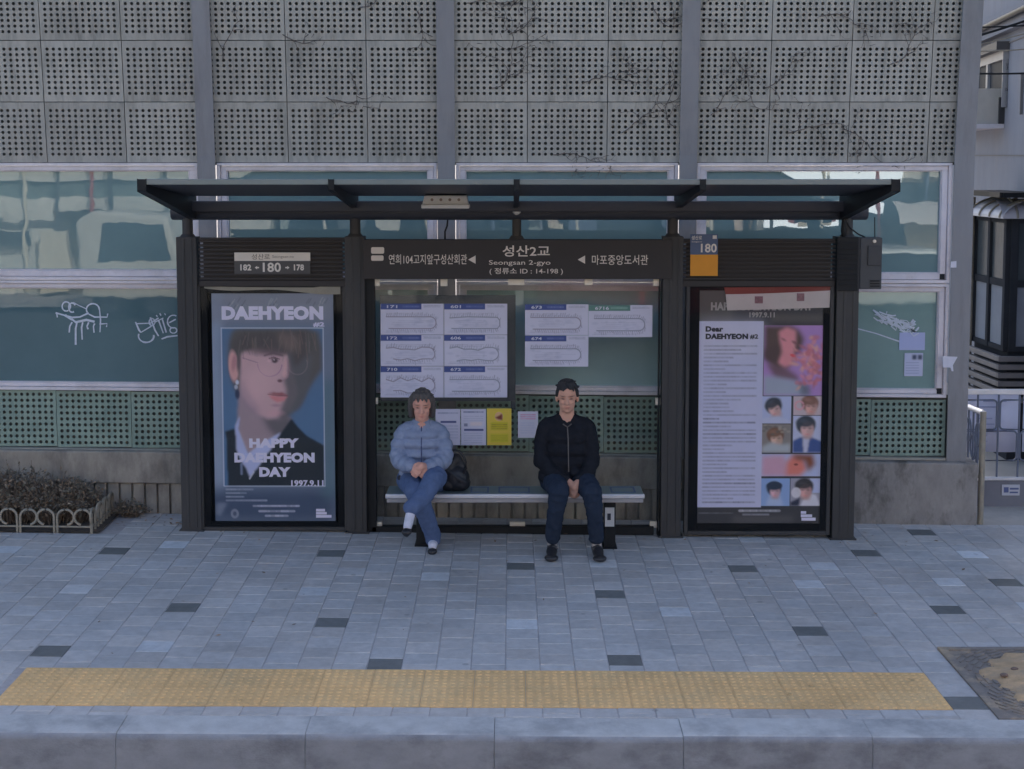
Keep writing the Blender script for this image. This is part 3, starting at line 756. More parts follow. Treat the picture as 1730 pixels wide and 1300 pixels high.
# beam tube and its short middle post
mb = MB(); bz = (zz(344, 12.05) + zz(372, 12.05)) / 2; br = (zz(344, 12.05) - zz(372, 12.05)) / 2
BX0, BX1 = xx(290, 12.05, 358), xx(1465, 12.05, 358)
mb.tube([(BX0, 12.05, bz), (BX0 + .01, 12.05, bz), (BX1 - .01, 12.05, bz), (BX1, 12.05, bz)], [br - .006, br, br, br - .006], 28)
part(mb, 'beam', M['roof'], sh)
mb = MB(); cx = xx(873, SY, 390); mb.tube([(cx, SY + .05, zz(410, SY)), (cx, SY + .05, bz)], .036, 14); mb.tube([(cx, SY + .05, zz(409, SY)), (cx, SY + .05, zz(399, SY))], [.075, .045], 14)
part(mb, 'middle_stub', M['frame'], sh)
mb = MB(); mb.box(xx(322, 11.9, 350), xx(1428, 11.9, 350), 11.86, 11.985, zz(358, 11.86), zz(340.5, 11.86)); part(mb, 'gutter', M['roof'], sh, .006, 2)
# roof slab, from (Yf, zf) at the kerb side down to (Yb, zb) at the back
Yf, Yb = 10.40, 11.72
zf, zb_ = zz(312, Yf), zz(331.5, Yb)
RX0, RX1 = xx(233, Yf, 310), xx(1520, Yf, 310)
def rz(y): return zf + (zb_ - zf) * (y - Yf) / (Yb - Yf)
mb = MB(); th = .028
v = [(x, y, rz(y) + o) for x in (RX0 + .05, RX1 - .05) for (y, o) in ((Yf + .01, 0), (Yb, 0), (Yb, th), (Yf + .01, th))]
mb.add(v, [(0, 1, 2, 3)[::-1], (4, 5, 6, 7), (0, 4, 7, 3), (1, 2, 6, 5)[::-1] if False else (1, 5, 6, 2)[::-1], (0, 1, 5, 4), (3, 7, 6, 2)])
part(mb, 'roof_panel', M['roof'], sh)
mb = MB(); mb.box(RX0 + .02, RX1 - .02, Yf - .012, Yf + .008, zf - .002, zf + .036)
part(mb, 'roof_edge', mat('roof_edge', C(84, 94, 102), .3, .08, 3), sh, .004, 1)
def rib(x, wd, deep=.07, tip=.034, y1=12.02):
    mb = MB(); k = (zb_ - zf) / (Yb - Yf); rzz = lambda y: zf + k * (y - Yf)
    prof = [(Yf - .02, rzz(Yf - .02) + .034), (y1, rzz(y1) + .034), (y1, rzz(y1) - deep), (Yf - .02, rzz(Yf) - tip)]
    n = len(prof); v = [(x - wd / 2, y, z) for y, z in prof] + [(x + wd / 2, y, z) for y, z in prof]
    mb.add(v, [tuple(range(n)), tuple(range(2 * n - 1, n - 1, -1))] + [(i, i + n, (i + 1) % n + n, (i + 1) % n)[::-1] for i in range(n)])
    bmn = mb; part(mb, 'rib', M['black'], sh, .004, 1)
rib(RX0 + .03, .06, .16, .045); rib(RX1 - .03, .06, .16, .045)
for p in (560, 873, 1187): rib(xx(p, Yf, 312), .04, .085, .038)
# lamp housing, dome camera and loose cable under the roof
lx0, lx1 = xx(716, 11.55, 340), xx(791, 11.55, 340)
mb = MB(); zl0 = zz(352, 11.5)
mb.box(lx0 - .012, lx1 + .012, 11.42, 11.58, zl0, zl0 + .03); mb.prism([(lx0 - .005, zl0 + .0305), (lx1 + .005, zl0 + .0305), (lx1 - .01, zl0 + .095), (lx0 + .01, zl0 + .095)], 11.45, 11.60)
lamp = part(mb, 'ceiling_light', mat('lamp_grey', (.82, .80, .78), .5, .05, 5), sh, .004, 1)
for i in range(4): mb = MB(); mb.cyl((lx0 + (i + 1) * (lx1 - lx0) / 5, 11.447, zl0 + .064), .011, .006, 'Y', 12); part(mb, 'lamp_port', mat('lamp_port', C(96, 88, 90), .5, .05, 5), lamp)
mb = MB(); mb.sphere((xx(873, 11.9, 356), 11.93, zz(356, 11.93)), .034, .034, .034, 18, 12); part(mb, 'dome_camera', M['clip'], sh)
mb = MB(); cx0 = xx(754, SY, 385); mb.tube([(cx0 + .01, SY + .04, zz(370, SY)), (cx0 + .006, SY + .03, zz(382, SY)), (cx0 - .012, SY + .03, zz(392, SY)), (cx0 - .012, SY + .035, zz(408, SY))], .007, 8); part(mb, 'loose_cable', M['black'], sh)

# louvred boards over the advert cases
def louvre(x0, x1, y0, y1, ends=(True, True)):
    mb = MB(); a, b = at(x0, y1, SY), at(x1, y0, SY); n = 10; ph = (b.z - a.z - .05) / n
    for i in range(n):
        z = a.z + .05 + i * ph
        mb.prism([(a.x, z), (b.x, z), (b.x, z + ph * .58), (a.x, z + ph * .58)], SY - .004, SY + .018)
    mb.box(a.x + .030, b.x - .030, SY + .019, SY + .045, a.z + .002, b.z - .002)
    mb.box(a.x, b.x, SY - .008, SY + .05, a.z - .002, a.z + .046)
    mb.box(a.x, b.x, SY - .008, SY + .05, b.z - .012, b.z + .004)
    part(mb, 'louvre_board', M['sign'], sh, .003, 1)
louvre(337, 584, 403, 484); louvre(1153, 1412, 405, 484)
# advert cases
def case(x0, y0, x1, y1, ix0, iy0, ix1, iy1):
    mb = MB(); a, b = at(x0, y1, SY), at(x1, y0, SY); i0, i1 = at(ix0, iy1, SY), at(ix1, iy0, SY)
    for q in ((a.x, i0.x, a.z, b.z), (i1.x, b.x, a.z, b.z), (i0.x, i1.x, a.z, i0.z), (i0.x, i1.x, i1.z, b.z)): mb.box(q[0], q[1], SY + .012, SY + .10, q[2], q[3])
    mb.box(a.x + .004, b.x - .004, SY + .06, SY + .115, a.z + .004, b.z - .004)
    o = part(mb, 'advert_case', M['case'], sh, .003, 1)
    fm = MB()
    for q in ((a.x - .004, a.x + .026, a.z, b.z), (b.x - .026, b.x + .004, a.z, b.z), (a.x + .026, b.x - .026, a.z, a.z + .03)): fm.box(q[0], q[1], SY - .004, SY + .0115, q[2], q[3])
    part(fm, 'case_frame', M['frame'], o, .003, 1)
    gm = MB(); gm.box(a.x + .027, b.x - .027, SY + .006, SY + .0095, a.z + .031, b.z - .012)
    part(gm, 'case_glass', M['caseglass'], o)
case(340, 484, 584, 897, 357, 496, 567, 882); case(1156, 484, 1409, 904, 1178, 491, 1393, 886)
# back glass with dark edge frame and clamps
mb = MB(); ga, gb = at(627, 893, SY), at(1122, 472, SY)
mb.box(ga.x, gb.x, SY + .07, SY + .08, ga.z, gb.z); gl = part(mb, 'back_glass', M['shelterglass'], sh)
mb = MB()
mb.box(at(618, 900, SY).x, at(628, 0, SY).x, SY + .03, SY + .11, gz(-1.1, SY), gb.z); mb.box(at(1113, 900, SY).x, at(1119, 0, SY).x, SY + .03, SY + .11, gz(1.2, SY), gb.z)
mb.box(at(628, 900, SY).x, at(1113, 0, SY).x, SY + .03, SY + .11, gz(0, SY) - .01, zz(892, SY))
part(mb, 'glass_frame', M['black'], sh, .003, 1)
for (x, y, wd, hh) in ((635, 478, 13, 12), (1110, 478, 13, 12), (750, 478, 12, 12), (872, 477, 28, 11), (994, 477, 14, 11), (634, 678, 9, 11), (1112, 679, 9, 12), (639, 887, 13, 10), (874, 887, 26, 9), (1104, 887, 12, 11)):
    c = MB(); pbox(c, x - wd / 2, y - hh / 2, x + wd / 2, y + hh / 2, SY + .058, SY + .092); part(c, 'glass_clamp', M['clip'], gl, .003, 1)
mb = MB(); pbox(mb, 643, 499, 871, 678, SY + .083, SY + .097); part(mb, 'map_board', mat('map_board', C(48, 52, 62), .6, .06, 5), gl, .002, 1)
mb = MB(); pbox(mb, 863, 678.3, 871, 692, SY + .083, SY + .09); part(mb, 'board_tail', mat('map_board', C(48, 52, 62), .6, .06, 5), gl)
# loudspeaker / control box at the right end
mb = MB(); pbox(mb, 1413, 401, 1451, 492, SY - .045, SY + .14)
for i in range(9): pbox(mb, 1416, 410 + i * 8.6, 1449, 414 + i * 8.6, SY - .052, SY - .044)
spk = part(mb, 'speaker_grille', M['black'], sh, .005, 1)
mb = MB(); pbox(mb, 1451.5, 402, 1491, 489, SY + .02, SY + .17); cb = part(mb, 'control_box', mat('box_grey', C(46, 50, 59), .5, .08, 4), sh, .006, 2)
mb = MB(); pbox(mb, 1466, 416, 1489, 449, SY + .008, SY + .0195); part(mb, 'box_hatch', mat('box_hatch', C(40, 44, 53), .5, .06, 4), cb, .003, 1)
mb = MB(); mb.cyl((xx(1478, SY, 408), SY + .012, zz(408, SY)), .013, .016, 'Y', 14); part(mb, 'box_lock', M['clip'], cb)
mb = MB()
for i in range(3): pbox(mb, 1470, 474 + i * 4.5, 1486, 476 + i * 4.5, SY + .012, SY + .0195)
part(mb, 'box_vent', M['black'], cb)
mb = MB(); mb.tube([(xx(1481, SY, 400), SY + .06, zz(402, SY)), (xx(1481, SY, 360), SY + .06, zz(368, SY))], .004, 6); part(mb, 'antenna', M['black'], cb)
mb = MB(); a = at(1428, 395, SY + .02); mb.tube([(a.x, a.y, zz(372, SY)), (a.x + .03, a.y - .02, zz(385, SY)), (a.x + .10, a.y, zz(396, SY)), (a.x + .16, a.y + .03, zz(401.5, SY))], .006, 6); mb.tube([(a.x - .01, a.y, zz(372, SY)), (a.x - .02, a.y - .02, zz(390, SY)), (a.x - .005, a.y, zz(403, SY))], .02, 8); part(mb, 'box_cable', M['black'], sh)

# ---- stop name board
nb = MB(); pbox(nb, 613, 405, 1136, 472, SY - .045, SY + .028)
sign = nb.build('stop_name_sign', M['sign'], None, .006, 2)
tag(sign, 'long dark stop name board with white Korean lettering above the glass', 'sign')
LY = SY - .0475
tpart(sign, 'lettering', M['letter'], ("성산2교", 849, 415, 929, 434, LY, .012), ("Seongsan 2-gyo", 826, 440, 930, 450, LY, .004), ("( 정류소 ID : 14-198 )", 827, 453, 951, 465, LY, .006),
      ("연희104고지앞구성산회관", 657, 430, 789, 447, LY, .004), ("마포중앙도서관", 1000, 431, 1095, 448, LY, .004))
for x0 in (791, 976):
    lt = MB(); a = [at(x, y, LY) for x, y in ((x0, 439), (x0 + 12.5, 446), (x0 + 12.5, 432))]; lt.add(a, [(0, 1, 2)]); part(lt, 'direction_arrow', M['letter'], sign)
# round-cornered route badge at the left
for (x0, y0, x1, y1) in ((627, 418, 649, 429), (627, 432, 648, 441)):
    bd = MB()
    pts = arc(x0 + 2.5, y0 + 2.5, 2.5, 2.5, 180, 270, 4) + arc(x1 - 2.5, y0 + 2.5, 2.5, 2.5, 270, 360, 4) + arc(x1 - 2.5, y1 - 2.5, 2.5, 2.5, 0, 90, 4) + arc(x0 + 2.5, y1 - 2.5, 2.5, 2.5, 90, 180, 4)
    pprism(bd, pts, LY, LY + .002); part(bd, 'badge', mat('badge_grey', C(150, 148, 152), .6, .05, 5), sign)

# ---- road-name number plates
def arrow(mb, x, y, s, d, Y, mi=0):
    q = [(x - s * d, y), (x + .1 * s * d, y - .8 * s), (x + .1 * s * d, y - .3 * s), (x + s * d, y - .3 * s), (x + s * d, y + .3 * s), (x + .1 * s * d, y + .3 * s), (x + .1 * s * d, y + .8 * s)]
    P = [at(a, b, Y) for a, b in q]
    if d < 0: P = P[::-1]
    mb.add(P, [(0, 1, 6), (2, 3, 4, 5)] if d > 0 else [(6, 5, 0), (4, 3, 2, 1)], mi)
PY = SY - .014
mb = MB(); pbox(mb, 396, 441.4, 524, 463, PY, PY + .006, 0); pbox(mb, 396, 427, 524, 441.2, PY, PY + .006, 1)
pl = tag(mb.build('road_number_plate', [mat('plate_navy', C(50, 51, 58), .5, .05, 5), mat('plate_white', C(184, 184, 190), .5, .04, 5)]), 'slim white and dark plate reading 182 180 178 on the left louvre board', 'sign')
tpart(pl, 'number_lettering', M['white'], ("180", 444, 444, 474.5, 460, PY - .002, .02), ("182", 406, 447, 424.5, 457.5, PY - .002, .03), ("178", 496.5, 447, 513.5, 457.5, PY - .002, .03))
for x_, d_ in ((434, 1), (485.5, -1)):
    mb = MB(); arrow(mb, x_, 452.5, 3.6, d_, PY - .002); part(mb, 'direction_arrow', M['white'], pl)
tpart(pl, 'street_lettering', mat('grey_ink', C(96, 92, 94), .6, .05, 5), ("성산로", 425, 429.5, 456, 439, PY - .002, .01), ("Seongsan-ro", 460, 431.5, 496, 437.5, PY - .002, .0))
QY = SY - .022
mb = MB(); pbox(mb, 1166, 396, 1213, 430.5, QY, QY + .006, 0); pbox(mb, 1166, 430.6, 1213, 466.5, QY, QY + .006, 1)
pl2 = tag(mb.build('house_number_plate', [mat('plate_blue', C(52, 66, 98), .5, .05, 5), mat('plate_orange', C(204, 142, 44), .5, .05, 5)]), 'blue and orange plate reading 180 on the right louvre board', 'sign')
tpart(pl2, 'number_lettering', M['white'], ("180", 1184, 412, 1211, 427, QY - .002, .02), ("성산로", 1168.5, 398.5, 1186, 405.5, QY - .002, .012), ("Seongsan-ro", 1168.5, 407.5, 1186, 410.5, QY - .002))
mb = MB(); pbox(mb, 1204, 398, 1211, 404, QY - .002, QY - .0005); part(mb, 'corner_mark', M['white'], pl2)

# ================================================================== ADVERT POSTERS
PYY = SY + .030
for m_, k_ in ((M['poster'], .035), (M['posterletter'], .07)):    # faint glow added to brighten the dim prints and lettering
    b_ = m_.node_tree.nodes['Principled BSDF']; s_c = b_.inputs['Base Color'].links[0].from_socket
    m_.node_tree.links.new(s_c, b_.inputs['Emission Color']); b_.inputs['Emission Strength'].default_value = k_
p1 = Print(357, 496, 567, 882, 0.85, (80, 93, 120))
p1.rect(357, 496, 375, 840, (104, 120, 152), 6, .7); p1.rect(357, 825, 567, 882, (44, 58, 86), 10, .9); p1.rect(545, 640, 567, 840, (58, 84, 104), 8, .8)
p1.rect(357, 496, 567, 545, (92, 100, 122), 6, .6)
rgp = random.Random(2)
for i in range(26):
    x = rgp.choice((rgp.uniform(382, 412), rgp.uniform(448, 470), rgp.uniform(505, 556))); y = rgp.uniform(502, 516)
    p1.line([(x, y + 8), (x + 5, y)], 1.4, rgp.choice(((60, 66, 84), (118, 126, 146))), .55)
CL = (373, 554, 549, 821)
p1.rect(373, 554, 549, 821, (60, 86, 124), 0)
p1.rect(373, 554, 549, 640, (70, 88, 120), 12, .5)
hair = [(386, 575), (391, 560), (400, 554), (520, 554), (541, 560), (548, 590), (548, 622), (535, 640), (524, 655), (514, 677), (505, 690), (480, 700), (470, 690), (410, 680), (400, 665), (393, 655), (386, 630), (383, 600)]
p1.poly(hair, (66, 68, 76), 3, 1, CL)
p1.poly([(400, 672), (398, 735), (412, 765), (424, 775), (455, 752), (478, 742), (492, 706), (470, 690), (440, 680), (405, 640)], (112, 104, 122), 2.5, 1, CL)     # neck
p1.poly([(440, 700), (470, 706), (492, 700), (492, 735), (470, 742), (452, 725)], (62, 66, 78), 5, .8, CL)
face = [(405, 602), (409, 594), (420, 590), (436, 584), (470, 588), (488, 600), (500, 640), (504, 665), (490, 692), (470, 704), (452, 707), (436, 700), (420, 683), (408, 666), (404, 640)]
p1.poly(face, (138, 120, 138), 2.0, 1, CL)
p1.poly([(486, 585), (530, 600), (524, 650), (505, 688), (480, 708), (468, 704), (478, 680), (484, 660), (479, 640), (488, 625)], (68, 72, 84), 3.2, .92, CL)       # far side in shade
p1.poly([(408, 640), (404, 668), (420, 690), (440, 703), (432, 680), (416, 655)], (108, 96, 120), 4, .55, CL)
p1.poly([(400, 600), (404, 590), (424, 592), (452, 596), (478, 600), (492, 590), (500, 620), (520, 600), (520, 560), (410, 562), (390, 580), (396, 600)], (62, 62, 70), 3, .95, CL)   # fringe
for i in range(40):
    x = rgp.uniform(395, 535); y = rgp.uniform(556, 580); p1.line([(x, y), (x + rgp.uniform(-8, 12), y + rgp.uniform(14, 34))], 1.6, rgp.choice(((52, 52, 60), (88, 88, 96), (98, 88, 92))), .35, 1.2)
p1.poly([(470, 560), (505, 566), (508, 590), (488, 596), (474, 580)], (94, 86, 92), 5, .5, CL)
p1.ell(393, 618, 8.5, 26, (146, 118, 130), 3, 1, -4, CL); p1.ell(394, 612, 4, 14, (122, 90, 106), 3, .7, 8, CL)          # ear
p1.ell(399, 645, 3, 4, (150, 160, 190), 1.5); p1.ell(397, 653, 3, 4, (120, 130, 156), 1.5); p1.ell(399, 665, 4, 8, (36, 44, 70), 3, .9)
p1.ell(402, 612, 3.5, 14, (70, 66, 78), 3, .8, 5, CL)
p1.line([(447, 600), (462, 596), (478, 600)], 3.0, (78, 68, 82), .8, 2)                                              # brow
p1.ell(464, 608, 7, 4, (86, 74, 90), 2.5, .8); p1.ell(465, 608.5, 4.4, 4.0, (58, 50, 62), 2.4, .85); p1.ell(463.5, 607, 1.2, 1.1, (176, 170, 190), 1, .8); p1.ell(456, 609, 4, 2.4, (160, 140, 160), 1.5, .5)
p1.line([(455, 605), (463, 602.6), (473, 606)], 1.6, (52, 44, 56), .8)
p1.line(arc(456, 614, 21, 21, 5, 178, 22), 1.6, (112, 84, 122), .75); p1.line([(435, 612), (409, 604)], 1.5, (90, 72, 100), .6)
p1.line(arc(504, 614, 17, 18, -20, 190, 18), 1.3, (110, 104, 120), .45)
p1.line([(486, 606), (489, 622), (487, 636), (480, 642)], 2.4, (104, 86, 106), .7, 2); p1.ell(473, 642.5, 4.2, 2.6, (72, 52, 68), 2, .9); p1.ell(482, 632, 5, 6, (156, 130, 146), 4, .5)
p1.poly([(450, 664), (462, 661.5), (469, 663), (476, 661.5), (487, 667), (474, 668)], (104, 60, 72), 1.0, .95); p1.poly([(452, 665), (470, 668), (487, 668), (480, 676), (468, 679), (458, 673)], (146, 98, 112), 1.6, .9); p1.line([(451, 665), (468, 667.4), (486, 668)], 1.2, (76, 42, 54), .8)
p1.ell(466, 684, 8, 2.4, (112, 90, 114), 3, .6); p1.ell(436, 646, 22, 30, (150, 130, 148), 22, .5, 20, CL); p1.ell(483, 618, 3, 16, (162, 138, 154), 4, .55, 6, CL); p1.ell(466, 697, 12, 5, (146, 118, 138), 6, .5, 0, CL); p1.ell(455, 594, 30, 6, (72, 66, 78), 8, .55, 0, CL)
jk = [(377, 728), (392, 723), (400, 735), (420, 775), (455, 745), (472, 733), (492, 706), (505, 722), (518, 735), (549, 752), (549, 821), (377, 821)]
p1.poly(jk, (29, 37, 49), 1.2, 1, CL); p1.poly([(373, 740), (378, 728), (380, 821), (373, 821)], (58, 84, 122), 1, 1, CL)
p1.poly([(394, 718), (403, 700), (400, 725), (408, 745), (416, 765), (444, 745), (474, 729), (455, 760), (444, 772), (436, 785), (418, 806), (412, 790), (404, 780), (396, 760)], (132, 144, 190), 1.6, 1, CL)
p1.line([(404, 784), (404, 800)], 4, (98, 112, 150), .6, 2); p1.line([(425, 797), (418, 808)], 3, (140, 150, 180), .7)
p1.line([(416, 762), (421, 775), (430, 766)], 1.4, (92, 100, 140), .6)
for q in ([(373, 554), (549, 554)], [(549, 554), (549, 821)], [(373, 821), (549, 821)], [(373, 554), (373, 821)]): p1.line(q, 1.6, (140, 154, 184), .85)
for i, wd in enumerate((46, 34, 30, 70)): p1.scribble(377, 825 + i * 6.3, 377 + wd, 828 + i * 6.3, (118, 130, 160), .65, i + 3)
p1.ell(391, 868, 7, 8, (104, 114, 140), 2, .7); p1.ell(391, 868, 3.2, 4, (52, 62, 90), 2, .9); p1.poly([(360, 850), (378, 850), (366, 872), (358, 868)], (98, 110, 138), 2, .6)
for (x0, x1, y) in ((424, 503, 853), (434, 496, 862), (445, 484, 870)): p1.scribble(x0, y, x1, y + 3.5, (138, 148, 180), .75, y)
adv = empty('advert_poster', (xx(462, SY), PYY, 1.0), 'birthday advert poster with a large portrait of a young man in round glasses, left case', 'poster')
p1.mesh('printed_sheet', PYY, M['poster'], adv)
TL = PYY - .003
tpart(adv, 'title_lettering', M['posterletter'], ("DAEHYEON", 374.5, 517.5, 546, 541, TL, .055), ("#2", 529, 544.5, 548, 553, TL, .04))
tpart(adv, 'greeting_lettering', M['posterletter'], ("HAPPY", 421, 741, 505, 757, TL, .055), ("DAEHYEON", 396, 765, 531.5, 782, TL, .055), ("DAY", 438, 789.5, 491, 806, TL, .055), ("1997.9.11", 492, 811.5, 546.5, 822, TL, .03))
for (x0, y0, x1, y1) in ((534, 860, 549, 864.6), (534, 865.4, 552, 869.6), (534, 870.4, 560, 875)): mb = MB(); pbox(mb, x0, y0, x1, y1, TL, TL + .001); part(mb, 'corner_mark', M['posterletter'], adv)
mb = MB(); v = []; n = 20                                      # grey street reflection in the case glass, built as a wavy band
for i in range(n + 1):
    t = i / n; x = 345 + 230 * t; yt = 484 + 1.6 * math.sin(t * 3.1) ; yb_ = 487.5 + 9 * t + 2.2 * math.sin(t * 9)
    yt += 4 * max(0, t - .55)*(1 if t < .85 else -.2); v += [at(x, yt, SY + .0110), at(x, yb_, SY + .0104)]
mb.add(v, [(2 * i, 2 * i + 1, 2 * i + 3, 2 * i + 2) for i in range(n)], 0, True); part(mb, 'top_strip', mat('strip_grey', C(102, 104, 106), .6, .1, 8), adv)  # top_strip: stand-in for the grey reflection in the glass

p2 = Print(1178, 491, 1393, 886, 0.85, (46, 49, 58))
p2.rect(1178, 491, 1236, 545, (66, 67, 72), 5, .7); p2.rect(1300, 530, 1393, 545, (74, 74, 80), 4, .6)
p2.rect(1181, 542, 1287, 857, (142, 150, 188), 0.4)
p2.rect(1181, 542, 1287, 600, (148, 152, 180), 12, .5)
y = 582.5; ln = 0; rgq = random.Random(9); para = 0
while y < 848:
    full = rgq.random() > .22; x1 = 1276 if full else rgq.uniform(1215, 1255)
    p2.scribble(1191, y, x1, y + 3.0, (92, 98, 128) if rgq.random() > .1 else (58, 64, 92), .62, ln + 50); y += 6.45; ln += 1
def face_pic(cx, cy, r, skin, hairc, rot=0, cl=None):
    p2.ell(cx - r * .05, cy - r * .26, r * 1.0, r * 1.0, hairc, 4, 1, rot, cl); p2.ell(cx + r * .08, cy + r * .25, r * .64, r * .88, skin, 4, 1, rot, cl)
    p2.ell(cx + r * .45, cy + r * .35, r * .32, r * .75, tuple(int(c * .78) for c in skin), 5, .7, rot, cl); p2.ell(cx - r * .15, cy + r * .3, r * .25, r * .3, tuple(min(255, int(c * 1.12)) for c in skin), 5, .6, rot, cl)
    p2.ell(cx - r * .1, cy - r * .52, r * .92, r * .5, hairc, 4, .95, rot, cl); p2.ell(cx - r * .35, cy - r * .7, r * .4, r * .2, tuple(min(255, int(c * 1.35)) for c in hairc), 4, .5, rot, cl)
    for s in (-1, 1): p2.ell(cx + r * .08 + s * r * .3, cy + r * .10, r * .2, r * .09, (72, 62, 70), 2.2, .6, rot, cl)
    p2.ell(cx + r * .12, cy + r * .42, r * .12, r * .16, tuple(int(c * .8) for c in skin), 2.5, .5, rot, cl); p2.ell(cx + r * .1, cy + r * .74, r * .2, r * .09, (146, 92, 100), 2.0, .55, rot, cl)
    p2.ell(cx, cy + r * 1.05, r * .4, r * .2, tuple(int(c * .7) for c in skin), 4, .5, rot, cl)
B = (1288, 549, 1388, 667); p2.rect(*B, (122, 100, 156), .3)
p2.poly([(1289, 549), (1330, 549), (1345, 556), (1354, 572), (1350, 590), (1340, 600), (1330, 620), (1310, 625), (1289, 605)], (66, 58, 62), 3, 1, B)
p2.poly([(1312, 560), (1325, 552), (1340, 558), (1340, 580), (1338, 600), (1335, 615), (1322, 622), (1312, 612), (1316, 590)], (152, 106, 124), 2.5, 1, B)
p2.poly([(1289, 590), (1312, 580), (1318, 596), (1306, 612), (1289, 606)], (62, 54, 60), 3, .9, B); p2.ell(1338, 578, 4.5, 2.2, (84, 58, 68), 2.4, .7, 30, B); p2.ell(1320, 573, 4.5, 2, (92, 64, 74), 2.4, .6, 30, B); p2.ell(1336, 600, 5, 2.5, (166, 72, 86), 1.2, .9, 20, B); p2.line([(1334, 580), (1340, 590)], 1.4, (176, 128, 140), .8)
p2.poly([(1292, 612), (1325, 620), (1345, 635), (1345, 645), (1308, 640)], (80, 66, 78), 4, .9, B)
p2.poly([(1289, 634), (1310, 636), (1340, 642), (1358, 650), (1364, 667), (1289, 667)], (112, 124, 152), 3, 1, B); p2.poly([(1346, 645), (1364, 650), (1366, 667), (1350, 667)], (70, 78, 98), 3, .8, B)
for i in range(90):
    a, b = rgq.gauss(1366, 11), rgq.gauss(616, 22)
    if a > 1386 or b > 664 or a < 1335: continue
    p2.ell(a, b, rgq.uniform(2.5, 8), rgq.uniform(1.6, 4.5), rgq.choice(((152, 104, 120), (166, 118, 128), (140, 90, 108), (176, 140, 138), (128, 82, 100))), 3, .7, rgq.uniform(0, 180), B)
b = (1287, 669, 1335, 714); p2.rect(*b, (134, 146, 188), .3); face_pic(1306, 688, 14, (168, 144, 156), (48, 54, 66), -30, b); p2.poly([(1287, 706), (1310, 702), (1335, 710), (1335, 714), (1287, 714)], (148, 158, 196), 1.5, 1, b)
b = (1338, 669, 1386, 700); p2.rect(*b, (138, 132, 150), .3); face_pic(1366, 684, 14, (164, 134, 140), (92, 72, 72), 10, b); p2.line(arc(1348, 684, 7, 7, 0, 330, 14), 3, (170, 128, 150), .8, 2)
b = (1287, 716, 1335, 764); p2.rect(*b, (96, 96, 104), .3); face_pic(1310, 738, 14, (154, 134, 132), (84, 66, 62), -10, b); p2.poly([(1287, 754), (1304, 746), (1320, 750), (1335, 748), (1335, 764), (1287, 764)], (122, 132, 150), 2, 1, b)
for i in range(16): p2.ell(rgq.uniform(1289, 1333), rgq.uniform(718, 734), 3, 2, rgq.choice(((70, 74, 78), (120, 118, 120))), 2, .6, 0, b)
b = (1338, 702, 1386, 764); p2.rect(*b, (136, 146, 182), .3); p2.poly([(1338, 764), (1338, 744), (1350, 738), (1370, 738), (1386, 745), (1386, 764)], (48, 66, 116), 1.5, 1, b); p2.poly([(1354, 738), (1366, 738), (1362, 764), (1356, 764)], (158, 164, 196), 1.5, .9, b); face_pic(1360, 721, 16, (170, 146, 158), (44, 52, 66), 0, b)
b = (1287, 766, 1386, 804); p2.rect(*b, (140, 152, 194), .3); p2.poly([(1287, 770), (1325, 768), (1332, 804), (1287, 804)], (144, 114, 142), 4, .9, b); p2.poly([(1328, 780), (1338, 768), (1356, 772), (1362, 792), (1350, 804), (1328, 804)], (168, 104, 104), 3, 1, b); p2.poly([(1336, 766), (1372, 766), (1376, 784), (1364, 796), (1358, 778), (1344, 776)], (92, 58, 48), 3, 1, b); p2.ell(1344, 784, 3.4, 1.8, (78, 36, 40), 1.2, .8, 0, b)
b = (1287, 808, 1334, 855); p2.rect(*b, (98, 122, 170), .3); p2.poly([(1296, 855), (1300, 838), (1318, 836), (1324, 855)], (120, 138, 176), 2, 1, b); face_pic(1309, 828, 12, (158, 134, 156), (40, 48, 64), 0, b); p2.ell(1309, 820, 13, 7, (36, 46, 66), 1.5, .95, 0, b)
b = (1336, 808, 1386, 855); p2.rect(*b, (112, 116, 140), .3); p2.rect(1368, 808, 1386, 832, (142, 154, 196), .5); p2.poly([(1352, 855), (1362, 832), (1378, 836), (1386, 855)], (150, 156, 180), 1.5, 1, b); face_pic(1359, 826, 15, (158, 128, 138), (44, 46, 54), 0, b); p2.ell(1345, 832, 8, 9, (160, 164, 186), 2, .9, 0, b); p2.poly([(1336, 848), (1352, 840), (1350, 855), (1336, 855)], (36, 42, 62), 1.5, 1, b)
p2.scribble(1252, 861, 1318, 865, (136, 142, 164), .7, 5); p2.scribble(1258, 868, 1300, 871, (128, 134, 158), .6, 6); p2.scribble(1186, 866, 1240, 868, (92, 96, 112), .6, 7)
p2.rect(1240, 872, 1340, 884, (70, 72, 82), 5, .6)
adv2 = empty('advert_poster', (xx(1285, SY), PYY, 1.0), 'advert poster with a long white letter beside a grid of small portraits, right case', 'poster')
p2.mesh('printed_sheet', PYY, M['poster'], adv2)
tpart(adv2, 'title_lettering', mat('faded_letter', C(112, 114, 124), .5, .03, 5), ("HAPPY DAEHYEON DAY", 1201, 511, 1374, 525, TL, .04), ("1997.9.11", 1266, 528, 1309, 537, TL, .03))
tpart(adv2, 'letter_heading', M['ink'], ("Dear", 1192, 551.5, 1222, 561, TL, .05), ("DAEHYEON", 1192, 564, 1264, 573.5, TL, .055), ("#2", 1267, 565, 1281, 573.5, TL, .03))
for (x0, y0, x1, y1) in ((1353, 864, 1362, 868.5), (1353, 869.5, 1372, 874), (1354, 875, 1378, 880)): mb = MB(); pbox(mb, x0, y0, x1, y1, TL, TL + .001); part(mb, 'corner_mark', M['posterletter'], adv2)
mb = MB(); n = 16; v = []
